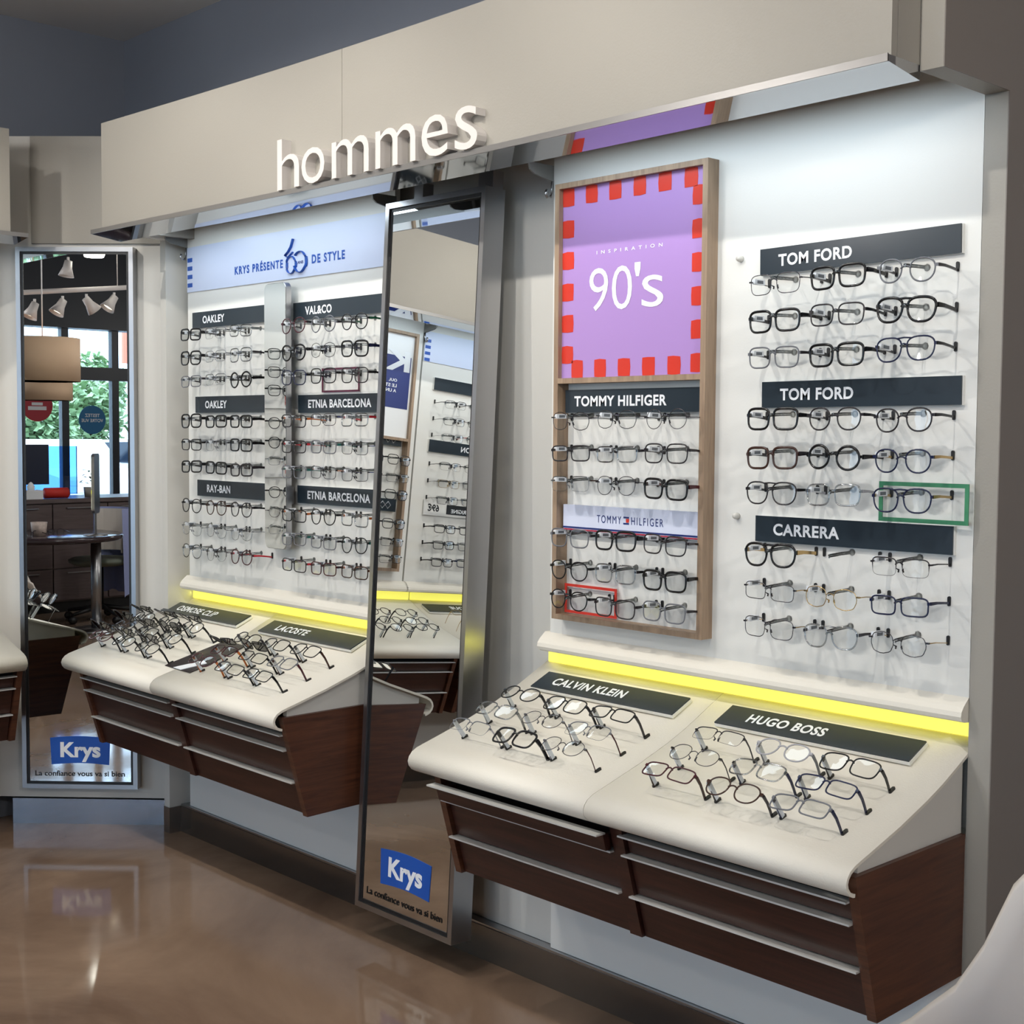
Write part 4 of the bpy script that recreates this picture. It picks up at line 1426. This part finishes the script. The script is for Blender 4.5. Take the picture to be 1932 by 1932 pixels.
# track with spots
M_TRK = mat('white_track_metal', (214, 208, 206), 0.4)
t = thing('lighting_track', 'white ceiling track crossing the corner mirror reflection', 'track', (-2.0, -3.0, 2.75))
part('rail', MB().tube([(-3.2, -3.02, 2.56), (-1.2, -3.0, 2.80)], 0.022, 6), M_TRK, t)
part('hanger', MB().tube([(-2.0, -3.0, 2.70), (-2.0, -3.0, 3.5)], 0.004, 6), M_TRK, t)
for k, (x, z, a) in enumerate(((-2.47, 2.57, 30), (-2.27, 2.60, -40), (-2.03, 2.63, 35), (-2.70, 2.53, 25), (-2.42, 2.88, 10))):
    t = thing('track_spotlight', ('white track spotlight, %s in the corner mirror' % ('third from left', 'fourth from left', 'rightmost', 'leftmost', 'highest')[k]), 'spotlight', (x, -3.0, z), 0, 'white track spotlights')
    M = Matrix.Translation((x, -3.0, z - 0.01)) @ Matrix.Rotation(R_(a), 4, 'Y')
    part('head', MB().lathe([(0.0, 0.02), (0.03, 0.015), (0.036, -0.04), (0.062, -0.11), (0.058, -0.11), (0.030, -0.04)], 0, 0, 20, M), M_TRK, t)
    part('bulb', MB().lathe([(0.0, -0.085), (0.048, -0.085)], 0, 0, 20, M), mat('spot_bulb', (255, 250, 240), 0.5, emit=((255, 244, 225), 6 if k in (1, 2) else 1.5)), t)
    part('arm', MB().box(x - 0.008, x + 0.008, -3.008, -2.992, z, z + 0.035), M_TRK, t)
t = thing('ceiling_downlight', 'glowing round ceiling downlight in the corner mirror', 'lamp', (-2.17, -3.15, 3.0))
part('disc', MB().lathe([(0.0, 2.93), (0.075, 2.935), (0.085, 2.96), (0.07, 3.02)], -2.2, -3.0, 24), mat('downlight_glow', (255, 252, 240), 0.5, emit=((255, 250, 235), 14)), t)
part('stem', MB().tube([(-2.2, -3.0, 3.02), (-2.2, -3.0, 3.5)], 0.01, 8), M_TRK, t)

# shop front
M_ALU = mat('dark_window_frame', (34, 38, 48), 0.4)
YF = -6.5
t = setp(thing('window_1', None, None, (-0.5, YF, 0)), kind='structure')
mb = MB()
mb.box(-6.2, 5.0, YF - 0.1, YF + 0.15, 2.62, 3.6)
part('lintel', mb, M_ALU, t)
mb = MB()
for x in (-5.4, -4.2, -3.0, -1.9, -0.82, -0.245, 0.25, 1.4, 2.6, 3.8):
    mb.box(x - 0.04, x + 0.04, YF - 0.04, YF + 0.04, 0, 2.62)
mb.box(-6.2, 5.0, YF - 0.05, YF + 0.05, 2.08, 2.22)
mb.box(-6.2, 5.0, YF - 0.05, YF + 0.05, 0, 0.08)
part('window_frame', mb, M_ALU, t)
part('pane', MB().box(-6.2, 5.0, YF - 0.003, YF + 0.003, 0.08, 2.62), glassy('window_glass', (0.93, 0.96, 0.98), 0.0), t)
t = thing('round_sticker', 'round blue sticker with white lettering on the shop window', 'sticker', (-0.505, YF + 0.01, 1.655), 0, 'round window stickers')
ORG.pop(t.name)
t.rotation_euler = (0, 0, R_(180))
part('disc', MB().prism([(0.155 * math.cos(R_(a)), 0.155 * math.sin(R_(a))) for a in range(0, 360, 10)], -0.002, 0, 'y'), mat('sticker_blue', (16, 108, 160), 0.5), t)
mb = text_mesh('TESTEZ', 0.17, 0.036, Matrix.Translation((-0.085, -0.003, 0.03)), bold=0.02)
text_mesh('VOTRE VUE', 0.25, 0.036, Matrix.Translation((-0.125, -0.003, -0.025)), mb, bold=0.02)
part('lettering', mb, M_LETTER, t, flat=True)
t = thing('round_sticker', 'round red sticker with white labels on the shop window', 'sticker', (-1.12, YF + 0.01, 1.80), 0, 'round window stickers')
ORG.pop(t.name)
t.rotation_euler = (0, 0, R_(180))
part('disc', MB().prism([(0.17 * math.cos(R_(a)), 0.17 * math.sin(R_(a))) for a in range(0, 360, 10)], -0.002, 0, 'y'), mat('sticker_red', (176, 36, 52), 0.5), t)
part('label_bars', MB().box(-0.06, 0.06, -0.003, -0.002, 0.0, 0.03).box(-0.10, 0.10, -0.003, -0.002, -0.05, -0.01), M_LETTER, t)
solo('window_poster', MB().box(-3.6, -1.75, YF + 0.012, YF + 0.016, 0.10, 1.42), mat('poster_pale_blue', (120, 160, 214), 0.5), 'large pale blue poster standing low against the shop window', 'poster')

# outside
solo('ground_outside', MB().box(-30, 40, -60, -6.56, -0.12, -0.06), mat('pale_asphalt', (150, 150, 150), 0.9), kind='structure')


def tree(x, y, h, label):
    t = thing('tree', label, 'tree', (x, y, 0), 0, 'trees outside the shop window')
    part('trunk', MB().lathe([(0.14, -0.1), (0.10, h * 0.5), (0.04, h * 0.8)], x, y, 10), mat('bark', (84, 70, 58), 0.9), t)
    mb = MB()
    for k in range(1500):
        d = Vector((random.gauss(0, 1), random.gauss(0, 1), random.gauss(0, 1))).normalized() * (random.random() ** 0.4)
        c = Vector((x + d.x * h * 0.33, y + d.y * h * 0.33, h * 0.66 + d.z * h * 0.36))
        a, e = random.uniform(0, 6.28), random.uniform(-1, 1)
        M = Matrix.Translation(c) @ Matrix.Rotation(a, 4, 'Z') @ Matrix.Rotation(e, 4, 'Y')
        s_ = random.uniform(0.02, 0.045) * h
        mb.add([(-s_, -s_ * 0.6, 0), (s_, -s_ * 0.6, 0), (s_, s_ * 0.6, 0), (-s_, s_ * 0.6, 0)], [(0, 1, 2, 3)], False, M)
    part('foliage', mb, mat('foliage_green', (150, 176, 130), 0.8), t, kind='stuff', flat=True)


tree(4.4, -19, 2.4, 'leafy young tree outside, left one behind the window')
tree(6.8, -21.5, 2.7, 'leafy young tree outside, behind the round blue sticker')
for i in range(9):
    tree(-4 + i * 5.2, -46 - (i % 3) * 3, 4.0 + (i % 3) * 0.5, 'distant tree on the skyline outside, %s from left' % ('first', 'second', 'third', 'fourth', 'fifth', 'sixth', 'seventh', 'eighth', 'ninth')[i])


def car(x, y, rz, rgb, label):
    t = bpy.data.objects.new('car', None)
    COL.objects.link(t)
    t.location = (x, y, -0.06)
    t.rotation_euler = (0, 0, R_(rz))
    setp(t, label, 'car', 'parked cars outside')
    side = [(-2.1, 0.35), (-2.15, 0.7), (-1.9, 0.95), (-1.3, 1.02), (-0.75, 1.42), (0.7, 1.45), (1.25, 1.0), (1.9, 0.88), (2.1, 0.65), (2.1, 0.35)]
    part('body', MB().prism(side, -0.85, 0.85, 'y'), mat('car_paint_%d' % rgb[0], rgb, 0.2), t)
    win = [(-1.2, 1.03), (-0.72, 1.37), (0.66, 1.40), (1.14, 1.03)]
    part('window', MB().prism(win, -0.86, 0.86, 'y'), mat('car_glass', (30, 44, 60), 0.08), t)
    for wx in (-1.35, 1.3):
        for wy in (-0.80, 0.80):
            part('wheel', MB().lathe([(0, -0.1), (0.32, -0.1), (0.32, 0.1), (0, 0.1)], 0, 0, 18, Matrix.Translation((wx, wy, 0.32)) @ Matrix.Rotation(R_(90), 4, 'X')), M_BLACK, t)


car(2.4, -14.5, 80, (232, 234, 238), 'white car parked outside, nearest the red sticker')
car(5.0, -15.5, 75, (226, 228, 230), 'white car parked outside, behind the blue sticker')
t = thing('roadside_sign', 'orange and grey roadside sign outside, upper right of the window', 'sign', (9.5, -24, 0))
part('board', MB().box(9.0, 10.4, -24.1, -24, 3.2, 4.8), mat('sign_orange', (236, 120, 90), 0.5), t)
part('post', MB().box(9.6, 9.75, -24.1, -24, -0.06, 3.2), M_ALU, t)
